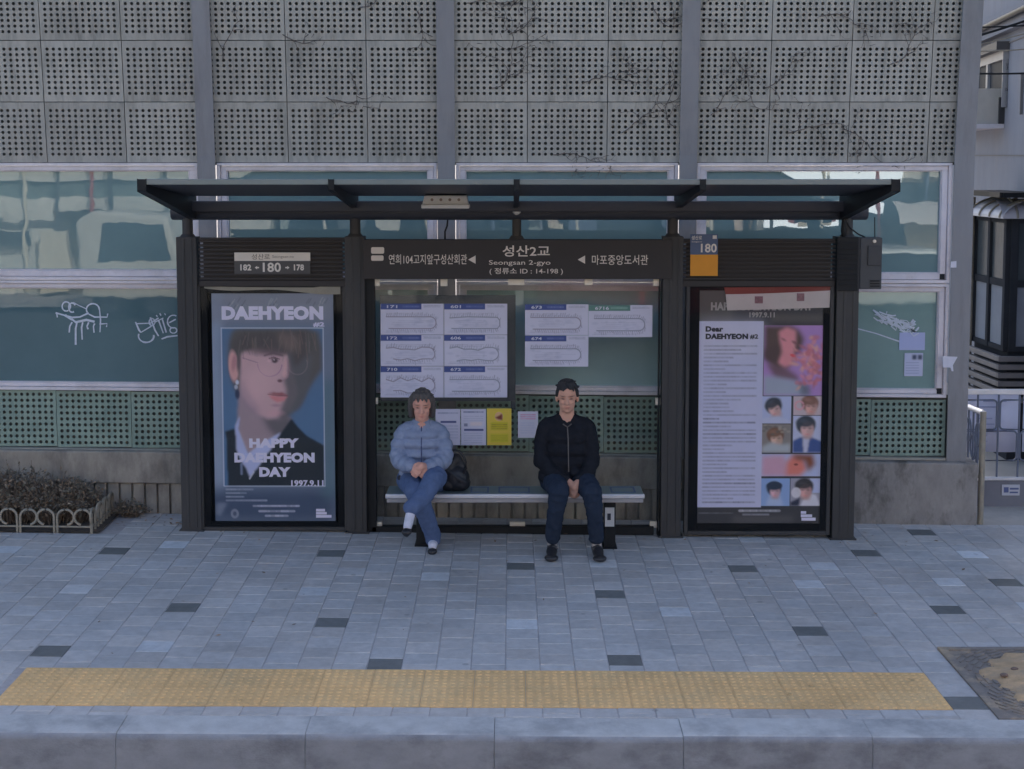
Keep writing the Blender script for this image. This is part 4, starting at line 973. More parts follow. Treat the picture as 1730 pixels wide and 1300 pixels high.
for i in range(n + 1):                                        # white and red reflection in the case glass, built as a coloured band
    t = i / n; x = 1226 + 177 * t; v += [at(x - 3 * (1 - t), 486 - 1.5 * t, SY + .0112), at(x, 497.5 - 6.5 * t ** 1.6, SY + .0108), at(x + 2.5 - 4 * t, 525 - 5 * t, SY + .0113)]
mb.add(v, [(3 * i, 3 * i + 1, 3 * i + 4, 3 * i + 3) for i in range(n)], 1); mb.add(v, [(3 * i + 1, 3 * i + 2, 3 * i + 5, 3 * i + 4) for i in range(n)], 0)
part(mb, 'top_strip', [mat('strip_white', C(140, 138, 150), .55, .06, 6), mat('strip_red', C(88, 36, 36), .55, .08, 6)], adv2)  # top_strip: stand-in for the white and red reflection in the glass
for (x0, y0, x1, y1) in ((1275, 501, 1289, 513), (1346, 496, 1359, 509)): mb = MB(); pbox(mb, x0, y0, x1, y1, SY + .0100, SY + .0104); part(mb, 'dark_patch', mat('patch_maroon', C(96, 72, 86), .6, .3, 60), adv2)  # dark squares belonging to the same painted reflection

# ================================================================== ROUTE MAPS AND NOTICES ON THE GLASS
NY = SY + .064
def routemap(x0, y0, x1, y1, num, hdr, seed, shape, lab, board):
    W_, H_ = x1 - x0, y1 - y0; rgm = random.Random(seed)
    pr = Print(x0, y0, x1, y1, 1.3, (154, 160, 192))
    pr.rect(x0, y0, x0 + W_ * .65, y0 + H_ * .185, hdr, .2)
    pr.scribble(x0 + W_ * .36, y0 + 3, x0 + W_ * .6, y0 + 6.5, tuple(min(255, c + 40) for c in hdr), .5, seed)
    pr.scribble(x0 + W_ * .70, y0 + 3.5, x0 + W_ * .95, y0 + 5.5, (110, 118, 146), .5, seed + 1)
    xa, xb, ya, yb_ = x0 + W_ * .09, x0 + W_ * .88, y0 + H_ * .42, y0 + H_ * .80
    cc = (78, 72, 98) if seed % 2 else (66, 78, 104); rr = (yb_ - ya) / 2
    if shape == 0: pts = [(xa, ya), (xb - rr, ya)] + arc(xb - rr, (ya + yb_) / 2, rr, rr, -90, 90, 10) + [(xb - rr, yb_), (xa + 4, yb_)]
    elif shape == 1: pts = [(xa, ya + 2), (xa + W_ * .28, ya), (xb - 4, ya + 1), (xb, ya + 6), (xb, yb_ - 5), (xb - 4, yb_), (xa + 3, yb_)]
    else: pts = [(xa, ya)] + [(xa + (xb - xa) * t / 7, ya + rgm.uniform(-3, 4)) for t in range(1, 7)] + [(xb - 3, ya + 2)] + arc(xb - rr - 2, (ya + yb_) / 2, rr, rr, -50, 60, 6) + [(xb - (xb - xa) * t / 7, yb_ + rgm.uniform(-3, 3)) for t in range(1, 7)]
    pr.line(pts, 1.5, cc, .8, 1.0)
    for i in range(len(pts) - 1):                              # stops and their tiny slanted names
        (a, b), (c, d) = pts[i], pts[i + 1]; L = math.hypot(c - a, d - b); k = max(1, int(L / 3.4))
        for j in range(k):
            x, y = a + (c - a) * j / k, b + (d - b) * j / k; s = -1 if y < (ya + yb_) / 2 else 1
            pr.line([(x, y + s * .5), (x + 2.2 * rgm.uniform(.4, 1), y + s * rgm.uniform(3, 7.5) * -1 * (-1))], 1.0, (92, 94, 124), rgm.uniform(.45, .9))
    for i in range(14): pr.ell(rgm.uniform(xa, xb), rgm.uniform(ya, yb_), rgm.uniform(2, 7), rgm.uniform(1, 3), (116, 124, 156), 2, .3)
    for i in range(2): pr.scribble(xa, ya - 6.5 + i * 2.6, xb - W_ * rgm.uniform(.05, .3), ya - 5.2 + i * 2.6, (104, 106, 136), .5, seed * 11 + i); pr.scribble(xa, yb_ + 2.6 + i * 2.4, xb - W_ * rgm.uniform(.0, .3), yb_ + 3.8 + i * 2.4, (104, 106, 136), .5, seed * 13 + i)
    for i in range(4): pr.scribble(x0 + W_ * rgm.uniform(.12, .3), (ya + yb_) / 2 - 4 + i * 3.0, x0 + W_ * rgm.uniform(.5, .8), (ya + yb_) / 2 - 2.6 + i * 3.0, (112, 118, 148), .42, seed * 7 + i)
    for i in range(2): pr.scribble(x0 + W_ * .68, y0 + 2.4 + i * 2.6, x0 + W_ * .95, y0 + 3.6 + i * 2.6, (104, 110, 140), .6, seed * 3 + i)
    pr.scribble(xa - 3, y1 - 5.5, x0 + W_ * rgm.uniform(.5, .9), y1 - 3.5, (116, 124, 156), .45, seed + 4)
    pr.line([(x0, y1 - .4), (x1, y1 - .4)], .9, (100, 108, 140), .5); pr.line([(x1 - .4, y0), (x1 - .4, y1)], .8, (100, 108, 140), .45)
    mb = MB(); pbox(mb, x0, y0, x1, y1, NY, NY + .0025); root = tag(mb.build('route_map', mat('map_paper', C(154, 160, 192), .6, .03, 6)), lab, 'route map', 'route maps on the shelter glass')
    pr.mesh('printed_face', NY - .0006, M['print'], root)
    t = MB(); text(t, num, x0 + W_ * .10, y0 + 2.4, x0 + W_ * (.10 + .055 * len(num)), y0 + H_ * .185 - 2.2, NY - .0015, .02); part(t, 'route_number', mat('number_white', C(168, 176, 206), .6, .03, 6), root)
BLU, GRN = (44, 58, 112), (62, 94, 98)
for (x0, y0, x1, y1, nmb, hd, sd, shp, lb) in (
    (643, 513.5, 749.5, 566, "171", BLU, 11, 0, 'route map with blue header 171, top left of the block of six'), (750.5, 513.5, 857, 566, "601", BLU, 12, 1, 'route map with blue header 601, top right of the block of six'),
    (643, 566.5, 749.5, 619, "172", BLU, 13, 2, 'route map with blue header 172, middle left of the block of six'), (750.5, 566.5, 857, 619, "606", BLU, 14, 2, 'route map with blue header 606, middle right of the block of six'),
    (643, 619.5, 749.5, 672, "710", BLU, 15, 2, 'route map with blue header 710, behind the head of the person in light blue'), (750.5, 619.5, 857, 672, "672", BLU, 16, 0, 'route map with blue header 672, bottom right of the block of six'),
    (887, 514.5, 994, 567, "673", BLU, 17, 0, 'route map with blue header 673, upper left of the separate three'), (994.6, 516, 1102, 570, "6716", GRN, 18, 0, 'only route map with a green header, at the right'),
    (887, 567.5, 994, 620, "674", BLU, 20, 0, 'route map with blue header 674, just above the head of the person in black')):
    routemap(x0, y0, x1, y1, nmb, hd, sd, shp, lb, x0 < 870)
def n1(pr):
    pr.scribble(pr.x0 + 4, 697, pr.x1 - 4, 699.5, (92, 102, 140), .7, 3); pr.rect(pr.x0 + 8, 711.5, pr.x1 - 6, 715, (52, 62, 110), .4)
    for i in range(5): pr.scribble(pr.x0 + 4, 719 + i * 5, pr.x1 - 4, 721 + i * 5, (112, 120, 154), .6, i)
paper('paper_notice', 736, 691.5, 777.5, 752.5, NY, (154, 160, 192), 'white notice half hidden behind the head of the person in light blue', 'notice', n1, .0025, None, 1.2)
def n2(pr):
    pr.scribble(784, 695, 816, 698, (76, 86, 128), .8, 3); pr.rect(784, 716, 790, 721, (92, 98, 130), .4); pr.rect(794, 713, 814, 720, (158, 156, 176), .6); pr.rect(784, 725, 817, 728.5, (52, 62, 110), .4)
    for i in range(3): pr.scribble(784, 703 + i * 3.6, 816, 704.6 + i * 3.6, (118, 126, 158), .6, i)
    for i in range(5): pr.scribble(784, 731.5 + i * 4, 814, 733.2 + i * 4, (112, 120, 154), .6, i + 9)
paper('paper_notice', 779, 691.5, 821, 752.5, NY, (154, 160, 192), 'whole white notice with a dark blue bar, left of the yellow notice', 'notice', n2, .0025, None, 1.2)
def n3(pr):
    pr.rect(pr.x0, pr.y0, pr.x1, pr.y1, (170, 156, 66), .2); pr.ell(843, 704, 9, 9.5, (156, 150, 40), 1); pr.ell(843, 704, 7.5, 8, (178, 150, 120), 1)
    pr.poly([(836, 706), (844, 702), (848, 699), (849, 710), (842, 709)], (84, 36, 34), .6)
    pr.rect(829, 714, 858, 727, (140, 136, 34), .5); pr.rect(828, 733, 859, 748, (144, 140, 38), .5)
    for i in range(3): pr.scribble(831, 717 + i * 3.4, 856, 718.6 + i * 3.4, (92, 66, 40), .6, i)
    for i in range(3): pr.scribble(830, 736 + i * 3.6, 857, 737.4 + i * 3.6, (112, 104, 40), .5, i + 5)
yn = paper('yellow_notice', 823, 690.5, 864, 752.5, NY, (172, 158, 66), 'bright yellow warning notice with a round emblem on the glass', 'notice', n3, .0025, None, 1.3)
def n4(pr):
    for i in range(3): pr.scribble(880, 700 + i * 3.4, 904, 702 + i * 3.4, (146, 92, 136), .8, i)
    for i in range(5): pr.scribble(880, 714 + i * 4.2, 902, 715.6 + i * 4.2, (130, 138, 172), .5, i + 4)
paper('paper_notice', 875, 695.5, 909, 740, NY, (158, 162, 190), 'small white notice with pink print beside the person in black', 'notice', n4, .0025, None, 1.3)

# ================================================================== BENCH
bench = empty('bench', (0.02, 11.68, 0), 'long steel bench with a grey slab seat inside the bus shelter', 'bench')
SZ = .430; bx0, bx1 = xx(651, 11.53, 836), xx(1089, 11.53, 836)
mb = MB(); mb.box(bx0 + .005, bx1 - .005, 11.55, 11.84, SZ - .022, SZ); part(mb, 'seat', mat('seat_slab', C(84, 98, 108), .3, .1, 5), bench, .004, 1)
mb = MB(); mb.box(bx0, bx1, 11.52, 11.5495, SZ - .030, SZ + .003); part(mb, 'front_edge', M['steel'], bench, .006, 2)
mb = MB(); mb.box(bx0 + .01, bx1 - .01, 11.53, 11.56, SZ - .064, SZ - .0305); part(mb, 'lower_rail', mat('dull_steel', C(112, 116, 130), .45, .1, 5, metal=.4), bench, .004, 1)
for (xa, xb) in ((795, 826), (842, 895), (1031, 1073)):
    mb = MB(); a, b = xx(xa, 11.68, 829), xx(xb, 11.68, 829)
    for q in ((a, b, 11.60, 11.612), (a, b, 11.78, 11.792), (a, a + .014, 11.612, 11.78), (b - .014, b, 11.612, 11.78)): mb.box(*q, SZ + .0002, SZ + .0035)
    part(mb, 'seat_marking', mat('seat_mark', C(58, 74, 110), .4, .05, 5), bench)
for px_ in (713, 1030):
    cx = xx(px_, 11.66, 880); z = gz(cx, 11.66); mb = MB(); mb.box(cx - .042, cx + .042, 11.61, 11.78, z - .01, SZ - .03); mb.box(cx - .055, cx + .055, 11.59, 11.80, z - .01, z + .012)
    lg = part(mb, 'leg', M['black'], bench, .004, 1)
cx = xx(1030, 11.60, 875); mb = MB(); pbox(mb, 1022, 858, 1038, 890, 11.603, 11.609); lb = part(mb, 'leg_label', mat('label_white', C(140, 146, 160), .6, .05, 6), bench)
mb = MB(); pbox(mb, 1026, 868, 1032, 879, 11.6005, 11.6025); part(mb, 'label_mark', M['ink'], bench)

# ================================================================== PEOPLE
M['cloth'] = colmat('cloth_coloured', .85, .10, 22, bump=.35, bscale=28, spec=.2)
M['skin'] = colmat('skin', .55, .05, 30, spec=.35)
def cloth(name, col, var=.1, bump=.4, bscale=22, rough=.9, spec=.2): return mat(name, col, rough, var, 14, bump, bscale, spec=spec)
def hand(mb, wrist, palm, fdir, side, curl):
    """palm ellipsoid with four fingers and a thumb; fdir = finger direction, side = thumb side"""
    w_, p_, f_, s_ = Vector(wrist), Vector(palm), Vector(fdir).normalized(), Vector(side).normalized(); n_ = f_.cross(s_).normalized()
    mb.capsule([w_, p_], [.026, .033]); mb.sphere(p_ + f_ * .018, .034, .03, .03)
    for i, (off, ln_) in enumerate(((-.027, .056), (-.009, .068), (.009, .072), (.026, .064))):
        a = p_ + f_ * .035 + s_ * off; c = Vector(curl)
        b = a + f_ * ln_ * .45 + c * .012; d = b + f_ * ln_ * .25 + c * .035; mb.capsule([a, b, d], [.0105, .0098, .0085])
    a = p_ + s_ * .03; mb.capsule([a, a + s_ * .014 + f_ * .03, a + s_ * .006 + f_ * .055 + Vector(curl) * .012], [.0125, .0115, .0095])
def head(mb, c, yaw, pitch, s=1.0):
    v0 = len(mb.v); m = MB()
    m.sphere((0, .012, .035), .076 * s, .094 * s, .088 * s, 20, 14); m.sphere((0, -.022, -.035), .060 * s, .066 * s, .080 * s, 18, 12)
    m.sphere((0, -.052, -.082), .030 * s, .028 * s, .026 * s)
    m.capsule([(0, -.083 * s, .012), (0, -.100 * s, -.022)], [.010, .0145]); m.sphere((.012, -.09 * s, -.026), .009); m.sphere((-.012, -.09 * s, -.026), .009)
    m.sphere((0, -.080 * s, -.054), .022, .012, .0065); m.sphere((0, -.077 * s, -.064), .019, .012, .007)
    for q in (-1, 1):
        m.sphere((q * .077 * s, .012, -.006), .012, .022, .032); m.sphere((q * .032, -.062 * s, -.022), .024, .02, .02); m.sphere((q * .03, -.076 * s, .03), .022, .010, .008)
    rot = Euler((pitch, 0, yaw)).to_matrix()
    m.v = [tuple(Vector(c) + rot @ Vector(p)) for p in m.v]; mb.add(m.v, m.f, 0, True); return rot
def skin_paint(c, rot, tone):
    inv = np.array(rot.transposed()); c = np.array(c); t = np.array(tone)
    def fn(P):
        q = (P - c) @ inv.T; out = np.tile(t, (len(P), 1)) * (1 + 0.0 * q[:, :1])
        front = q[:, 1] < -.04
        for s in (-1, 1):
            e = np.exp(-(((q[:, 0] - s * .031) / .0125) ** 2 + ((q[:, 2] - .006) / .0065) ** 2)) * front; out = out * (1 - .85 * e[:, None]) + np.array((.02, .016, .016)) * .85 * e[:, None]
            b_ = np.exp(-(((q[:, 0] - s * .031) / .019) ** 2 + ((q[:, 2] - .028) / .0055) ** 2)) * front; out = out * (1 - .75 * b_[:, None]) + np.array((.03, .026, .026)) * .75 * b_[:, None]
        l_ = np.exp(-((q[:, 0] / .021) ** 2 + ((q[:, 2] + .058) / .0085) ** 2)) * front; out = out * (1 - .6 * l_[:, None]) + t * np.array((.8, .42, .45)) * .6 * l_[:, None]
        return out
    return fn
def hairmesh(c, rot, style, s=1.0, seed=1):
    m = MB(); rgh = random.Random(seed)
    m.sphere((0, .024, .045), .083 * s, .095 * s, .087 * s, 20, 14)
    if style == 'bob':
        for q in (-1, 1): m.capsule([(q * .068, .01, .06), (q * .083, .012, 0), (q * .080, .02, -.075)], [.03, .026, .022])
        m.capsule([(-.05, .075, .03), (0, .095, .02), (.05, .075, .03)], [.04, .045, .04]); m.capsule([(-.055, .07, -.06), (0, .085, -.065), (.055, .07, -.06)], [.035, .04, .035])
        for i in range(5): a = -.05 + .025 * i; m.capsule([(a, -.05, .100), (a * 1.3 + .006, -.077, .066 - .010 * (i % 2))], [.018, .007])
    else:
        for q in (-1, 1): m.capsule([(q * .072, -.02, .05), (q * .078, .0, .015)], [.018, .012]); m.capsule([(q * .06, .07, .03), (q * .055, .08, -.04)], [.03, .022])
        for i in range(6): a = -.055 + .022 * i; m.capsule([(a, -.04, .112), (a * 1.2 + .010, -.076, .082 - .014 * math.sin(i * 2.1))], [.018, .006])
    for i in range(70):
        t, p = rgh.uniform(0, 6.28), rgh.uniform(0, 1.25); d = Vector((math.sin(p) * math.cos(t), math.sin(p) * math.sin(t), math.cos(p)))
        b = Vector((0, .020, .047)) + Vector((d.x * .086, d.y * .099, d.z * .089)) * s; m.capsule([b, b + Vector((d.x * .012 + rgh.uniform(-.008, .008), rgh.uniform(-.02, .01), rgh.uniform(-.014, .006)))], [.009, .004])
    m.v = [tuple(Vector(c) + rot @ Vector(p)) for p in m.v]
    return remeshed(m, .0045, 1)
def person(label, skin, head_c, yaw, pitch, bodyfn, scale=1.0):
    mb = MB(); rot = head(mb, head_c, yaw, pitch, scale); bodyfn(mb)
    me = remeshed(mb, .0046, 3, .4); vcol(me, skin_paint(head_c, rot, skin)); me.materials.append(M['skin'])
    me.name = 'person'; o = bpy.data.objects.new('person', me); COL.objects.link(o); tag(o, label, 'person'); return o, rot
def shoe(mb, heel, toe, up, wid=.043):
    h, t, u = Vector(heel), Vector(toe), Vector(up)
    d = (t - h).normalized()
    mb.capsule([h + u * .042, h + (t - h) * .45 + u * .040, t - d * .03 + u * .024], [.040, .043, .030]); mb.sphere(t - d * .032 + u * .022, wid, wid, .026)

# ---- person in light blue padded jacket, legs crossed
WX = -.69
hc = Vector((WX + .005, 11.555, 1.105))
Lh = Vector((WX - .012, 11.37, .672)); 
def wbody(mb):
    mb.capsule([hc + Vector((0, .02, -.06)), (WX, 11.61, .90), (WX, 11.66, .62)], [.05, .062, .13]); mb.capsule([(WX - .11, 11.635, .885), (WX, 11.62, .91), (WX + .11, 11.635, .885)], [.035, .045, .035])
    for s in (-1, 1): mb.capsule([(WX + s * .12, 11.635, .88), (WX + s * .170, 11.60, .79), (WX + s * .176, 11.555, .695), (WX + s * .11, 11.47, .672), (WX + s * .045, 11.402, .670)], [.03, .03, .03, .027, .025])
    hand(mb, (WX - .05, 11.405, .675), (WX - .012, 11.37, .668), (.62, -.45, -.62), (.5, .3, .6), (.2, .7, -.3))
    hand(mb, (WX + .05, 11.405, .672), (WX + .010, 11.358, .682), (-.62, -.45, -.60), (-.5, .3, .6), (-.2, .7, -.3))
    mb.capsule([(WX, 11.66, .55), (WX + .08, 11.64, .53), (-.585, 11.34, .585), (-.742, 11.11, .41), (-.748, 11.08, .36)], [.11, .07, .055, .034, .03]); mb.capsule([(WX - .08, 11.64, .53), (-.70, 11.33, .49), (-.605, 11.535, .12), (-.603, 11.54, .05)], [.07, .055, .034, .03])
wo, wrot = person('seated person in a light blue padded jacket and blue jeans, legs crossed', C(150, 116, 112), hc, .05, .10, wbody, .97)
def puff(mb, pts, rad, step, squash=.62):
    P = [Vector(p) for p in pts]; L = [0]
    for a, b in zip(P[:-1], P[1:]): L.append(L[-1] + (b - a).length)
    n = max(2, round(L[-1] / step))
    for i in range(n):
        d = (i + .5) * L[-1] / n; k = max(j for j in range(len(L) - 1) if L[j] <= d); t = (d - L[k]) / (L[k + 1] - L[k]); c = P[k].lerp(P[k + 1], t); r = rad[k] + (rad[k + 1] - rad[k]) * t; ax = (P[k + 1] - P[k]).normalized()
        m = MB(); m.sphere((0, 0, 0), r, r, L[-1] / n * squash * 1.34, 18, 10); q = ax.to_track_quat('Z', 'Y').to_matrix(); m.v = [tuple(c + q @ Vector(p)) for p in m.v]; mb.add(m.v, m.f, 0, True)
mb = MB()
for i, (z, rx_, ry_, y) in enumerate(((.575, .182, .150, 11.65), (.655, .180, .148, 11.645), (.735, .178, .142, 11.635), (.815, .176, .132, 11.63), (.885, .160, .115, 11.625))): mb.sphere((WX, y, z), rx_, ry_, .062, 24, 10)
mb.capsule([(WX - .10, 11.635, .915), (WX, 11.63, .935), (WX + .10, 11.635, .915)], [.060, .070, .060]); mb.sphere((WX, 11.61, .955), .078, .072, .036, 20, 8); mb.sphere((WX, 11.60, .985), .070, .066, .030, 20, 8)
mb.capsule([(WX, 11.63, .60), (WX, 11.63, .90)], [.12, .10])
for s in (-1, 1):
    arm = [(WX + s * .142, 11.635, .900), (WX + s * .170, 11.60, .80), (WX + s * .176, 11.555, .695), (WX + s * .110, 11.47, .672), (WX + s * .05, 11.405, .672)]
    puff(mb, arm[:3], [.062, .070, .071], .072); puff(mb, arm[2:], [.071, .064, .050], .070); mb.capsule(arm, [.052, .058, .060, .052, .040])
me = wrinkle(remeshed(mb, .006, 2, .5), .0035, (16, 16, 26), 3); child_mesh('padded_jacket', me, cloth('puffer_blue', C(92, 105, 136), .14, .5, 14, .65, .3), wo)
mb = MB()
for s in (-1, 1): mb.tube([(WX + s * .058, 11.412, .672), (WX + s * .040, 11.395, .672)], .036, 14)
mb.capsule([(WX - .17, 11.60, .545), (WX, 11.535, .535), (WX + .17, 11.60, .545)], [.02, .02, .02])
child_mesh('jacket_trim', remeshed(mb, .006, 1), cloth('trim_dark', C(36, 40, 54)), wo)
mb = MB(); mb.tube([(WX + .004, 11.498, .60), (WX + .004, 11.492, .72), (WX + .004, 11.502, .82), (WX + .003, 11.525, .90), (WX + .002, 11.545, .955)], .005, 6)
child_mesh('zip', tmp_mesh(mb), cloth('zip_navy', C(52, 62, 96)), wo)
mb = MB(); mb.capsule([(WX - .085, 11.68, .51), (WX + .085, 11.68, .51)], [.115, .115])
mb.capsule([(WX + .080, 11.64, .53), (WX + .115, 11.40, .59), (-.590, 11.325, .585), (-.645, 11.23, .50), (-.736, 11.118, .425)], [.098, .086, .078, .068, .062])
mb.capsule([(WX - .085, 11.64, .52), (-.715, 11.34, .49), (-.66, 11.42, .32), (-.605, 11.53, .115), (-.604, 11.535, .085)], [.098, .082, .068, .060, .060])
child_mesh('jeans', wrinkle(remeshed(mb, .006, 4), .0055, (13, 13, 20), 1), cloth('denim_blue', C(60, 76, 112), .16, .5, 26), wo)
mb = MB(); mb.capsule([(-.738, 11.11, .41), (-.750, 11.080, .360), (-.762, 11.015, .305)], [.034, .036, .032]); child_mesh('sock', remeshed(mb, .005, 2), cloth('sock_white', C(158, 164, 190)), wo)
mb = MB(); mb.capsule([(-.604, 11.535, .10), (-.603, 11.515, .060), (-.602, 11.445, .052)], [.034, .038, .034])
child_mesh('sock', remeshed(mb, .005, 2), cloth('sock_white', C(158, 164, 190)), wo)
for heel, toe, up, tr in (((-.748, 11.118, .345), (-.768, 10.985, .262), (0, -.60, .45), 1), ((-.604, 11.575, .0), (-.602, 11.385, -.0), (0, 0, 1), 0)):
    mb = MB(); h, t, u = Vector(heel), Vector(toe), Vector(up); h.z += gz(h.x, 11.5) * (1 - tr) ; t.z += gz(t.x, 11.5) * (1 - tr)
    mb.capsule([h + u * .018, h + (t - h) * .5 + u * .010, t + u * .010], [.034, .032, .028]); mb.sphere(h + (t - h) * .95 + u * .016, .038, .034, .024)
    child_mesh('shoe', remeshed(mb, .005, 2), mat('shoe_black', C(26, 28, 36), .35, .1, 10), wo)
child_mesh('hair', hairmesh(hc, wrot, 'bob', .97, 4), mat('hair_grey', C(58, 57, 62), .55, .45, 60, .5, 120, stretch=(6, 6, 1)), wo)

# ---- black shoulder bag on the seat
bag = empty('handbag', (-.435, 11.66, SZ), 'slouchy black handbag on the bench beside the person in light blue', 'handbag')
mb = MB(); mb.sphere((-.44, 11.67, .53), .115, .085, .105, 20, 12); mb.sphere((-.40, 11.67, .49), .085, .080, .062); mb.sphere((-.49, 11.66, .49), .075, .075, .062); mb.capsule([(-.48, 11.66, .62), (-.43, 11.68, .68), (-.39, 11.68, .62)], [.05, .04, .035]); mb.capsule([(-.50, 11.63, .60), (-.40, 11.60, .53), (-.36, 11.62, .50)], [.03, .022, .02])
me = remeshed(mb, .006, 3)
for v in me.vertices: v.co.z = max(v.co.z, SZ + .002)
child_mesh('bag_body', me, mat('bag_black', C(24, 26, 34), .45, .15, 12, .6, 18), bag)
mb = MB(); mb.tube([(-.49, 11.62, .60)] + [(-.435 + .085 * math.cos(a), 11.60, .62 + .14 * math.sin(a)) for a in [math.pi - i * math.pi / 10 for i in range(11)]] + [(-.37, 11.62, .57)], .009, 8); child_mesh('bag_strap', tmp_mesh(mb), mat('bag_strap', C(28, 29, 36), .4, .1, 12), bag)

# ---- person in black jacket
MX = .418
mc = Vector((MX + .002, 11.60, 1.165))
def mbody(mb):
    mb.capsule([mc + Vector((0, .02, -.06)), (MX, 11.65, .94), (MX, 11.68, .62)], [.052, .066, .14]); mb.capsule([(MX - .13, 11.665, .91), (MX, 11.66, .93), (MX + .13, 11.665, .91)], [.035, .05, .035])
    for s in (-1, 1): mb.capsule([(MX + s * .14, 11.66, .90), (MX + s * .180, 11.645, .81), (MX + s * .188, 11.60, .69), (MX + s * .138 + .02, 11.51, .605), (MX + s * .055 + .038, 11.443, .563)], [.03, .03, .03, .027, .025])
    hand(mb, (MX - .045 + .04, 11.44, .560), (MX - .012 + .045, 11.405, .525), (.35, -.25, -.75), (.6, .4, .35), (.1, .6, -.3))
    hand(mb, (MX + .055 + .04, 11.44, .560), (MX + .018 + .045, 11.392, .530), (-.35, -.25, -.75), (-.6, .4, .35), (-.1, .6, -.3))
    for s, kx, ax in ((-1, .355, .305), (1, .592, .640)): mb.capsule([(MX + s * .09, 11.66, .53), (kx, 11.31, .505), (ax, 11.42, .12), (ax, 11.42, .05)], [.075, .058, .036, .032])
mo, mrot = person('seated person in a black jacket and navy trousers, hands clasped between the knees', C(146, 116, 110), mc, -.04, .08, mbody, 1.02)
mb = MB(); 
for (z, rx_, ry_, y) in ((.56, .190, .150, 11.66), (.66, .180, .150, 11.665), (.76, .178, .142, 11.665), (.86, .180, .130, 11.66)): mb.sphere((MX, y, z), rx_, ry_, .10, 26, 12)
mb.capsule([(MX - .145, 11.665, .930), (MX, 11.655, .958), (MX + .145, 11.665, .930)], [.068, .080, .068]); mb.capsule([(MX - .05, 11.63, .995), (MX + .05, 11.63, .995)], [.036, .036]); mb.capsule([(MX - .05, 11.70, 1.0), (MX + .05, 11.70, 1.0)], [.034, .034]); mb.capsule([(MX - .06, 11.64, .985), (MX - .065, 11.69, .99)], [.034, .034]); mb.capsule([(MX + .06, 11.64, .985), (MX + .065, 11.69, .99)], [.034, .034])
for s in (-1, 1):
    mb.capsule([(MX + s * .160, 11.66, .915), (MX + s * .186, 11.645, .82), (MX + s * .194, 11.60, .69), (MX + s * .140 + .02, 11.51, .605), (MX + s * .058 + .036, 11.445, .562)], [.066, .060, .060, .052, .043])
    mb.sphere((MX + s * .195, 11.61, .67), .060, .062, .055); mb.sphere((MX + s * .15, 11.60, .56), .070, .10, .065)
for s, yy in ((-1, .575), (1, .565)): mb.capsule([(MX + s * .06, 11.525, .60), (MX + s * .16, 11.56, yy)], [.04, .045])
child_mesh('jacket', wrinkle(remeshed(mb, .0065, 4), .006, (11, 11, 17), 7), cloth('jacket_black', C(20, 23, 32), .22, .6, 20), mo)
mb = MB(); mb.tube([(MX + .012, 11.505, .61), (MX + .01, 11.512, .74), (MX + .008, 11.522, .86), (MX + .004, 11.565, .94)], .005, 6); mb.tube([(MX - .03, 11.575, .965), (MX + .004, 11.560, .945), (MX + .035, 11.572, .968)], .005, 6)
child_mesh('zip', tmp_mesh(mb), mat('zip_grey', C(62, 62, 68), .4, .1, 20), mo)
mb = MB(); mb.capsule([(MX - .09, 11.69, .52), (MX + .09, 11.69, .52)], [.12, .12])
for s, kx, ax in ((-1, .352, .308), (1, .595, .636)):
    mb.capsule([(MX + s * .095, 11.66, .53), ((MX + s * .095 + kx) / 2 + s * .005, 11.47, .525), (kx, 11.315, .500), ((kx + ax) / 2, 11.33, .36), (ax, 11.405, .15), (ax, 11.412, .125)], [.100, .090, .078, .064, .056, .056])
child_mesh('trousers', wrinkle(remeshed(mb, .006, 4), .0055, (13, 13, 20), 9), cloth('trousers_navy', C(27, 36, 54), .12, .5, 22), mo)
for s, ax in ((-1, .305), (1, .640)):
    z = gz(ax, 11.4); mb = MB(); mb.capsule([(ax, 11.415, .14 + z), (ax, 11.412, .07 + z)], [.038, .04]); child_mesh('sock', remeshed(mb, .006, 1), cloth('sock_grey', C(112, 112, 120)), mo)
    out = .018 * (-1 if s < 0 else 1) * (-1); mb = MB(); shoe(mb, (ax, 11.435, z), (ax + .014 * s, 11.185, z), (0, 0, 1.12), .054); mb.sphere((ax, 11.44, z + .05), .042, .05, .035)
    me = remeshed(mb, .0055, 2)
    for v in me.vertices: v.co.z = max(v.co.z, z + .004)
    sh_ = child_mesh('shoe', me, mat('shoe_leather', C(32, 33, 40), .32, .15, 10), mo)
    m2 = MB(); m2.capsule([(ax - .03, 11.335, z + .066), (ax + .002, 11.318, z + .080), (ax + .034, 11.335, z + .066)], [.008, .009, .008]); child_mesh('shoe_strap', remeshed(m2, .004, 1), mat('strap_grey', C(70, 70, 76), .4, .1, 10), sh_)
child_mesh('hair', hairmesh(mc, mrot, 'short', 1.02, 6), mat('hair_black', C(30, 31, 37), .5, .3, 60, .5, 120, stretch=(6, 6, 1)), mo)

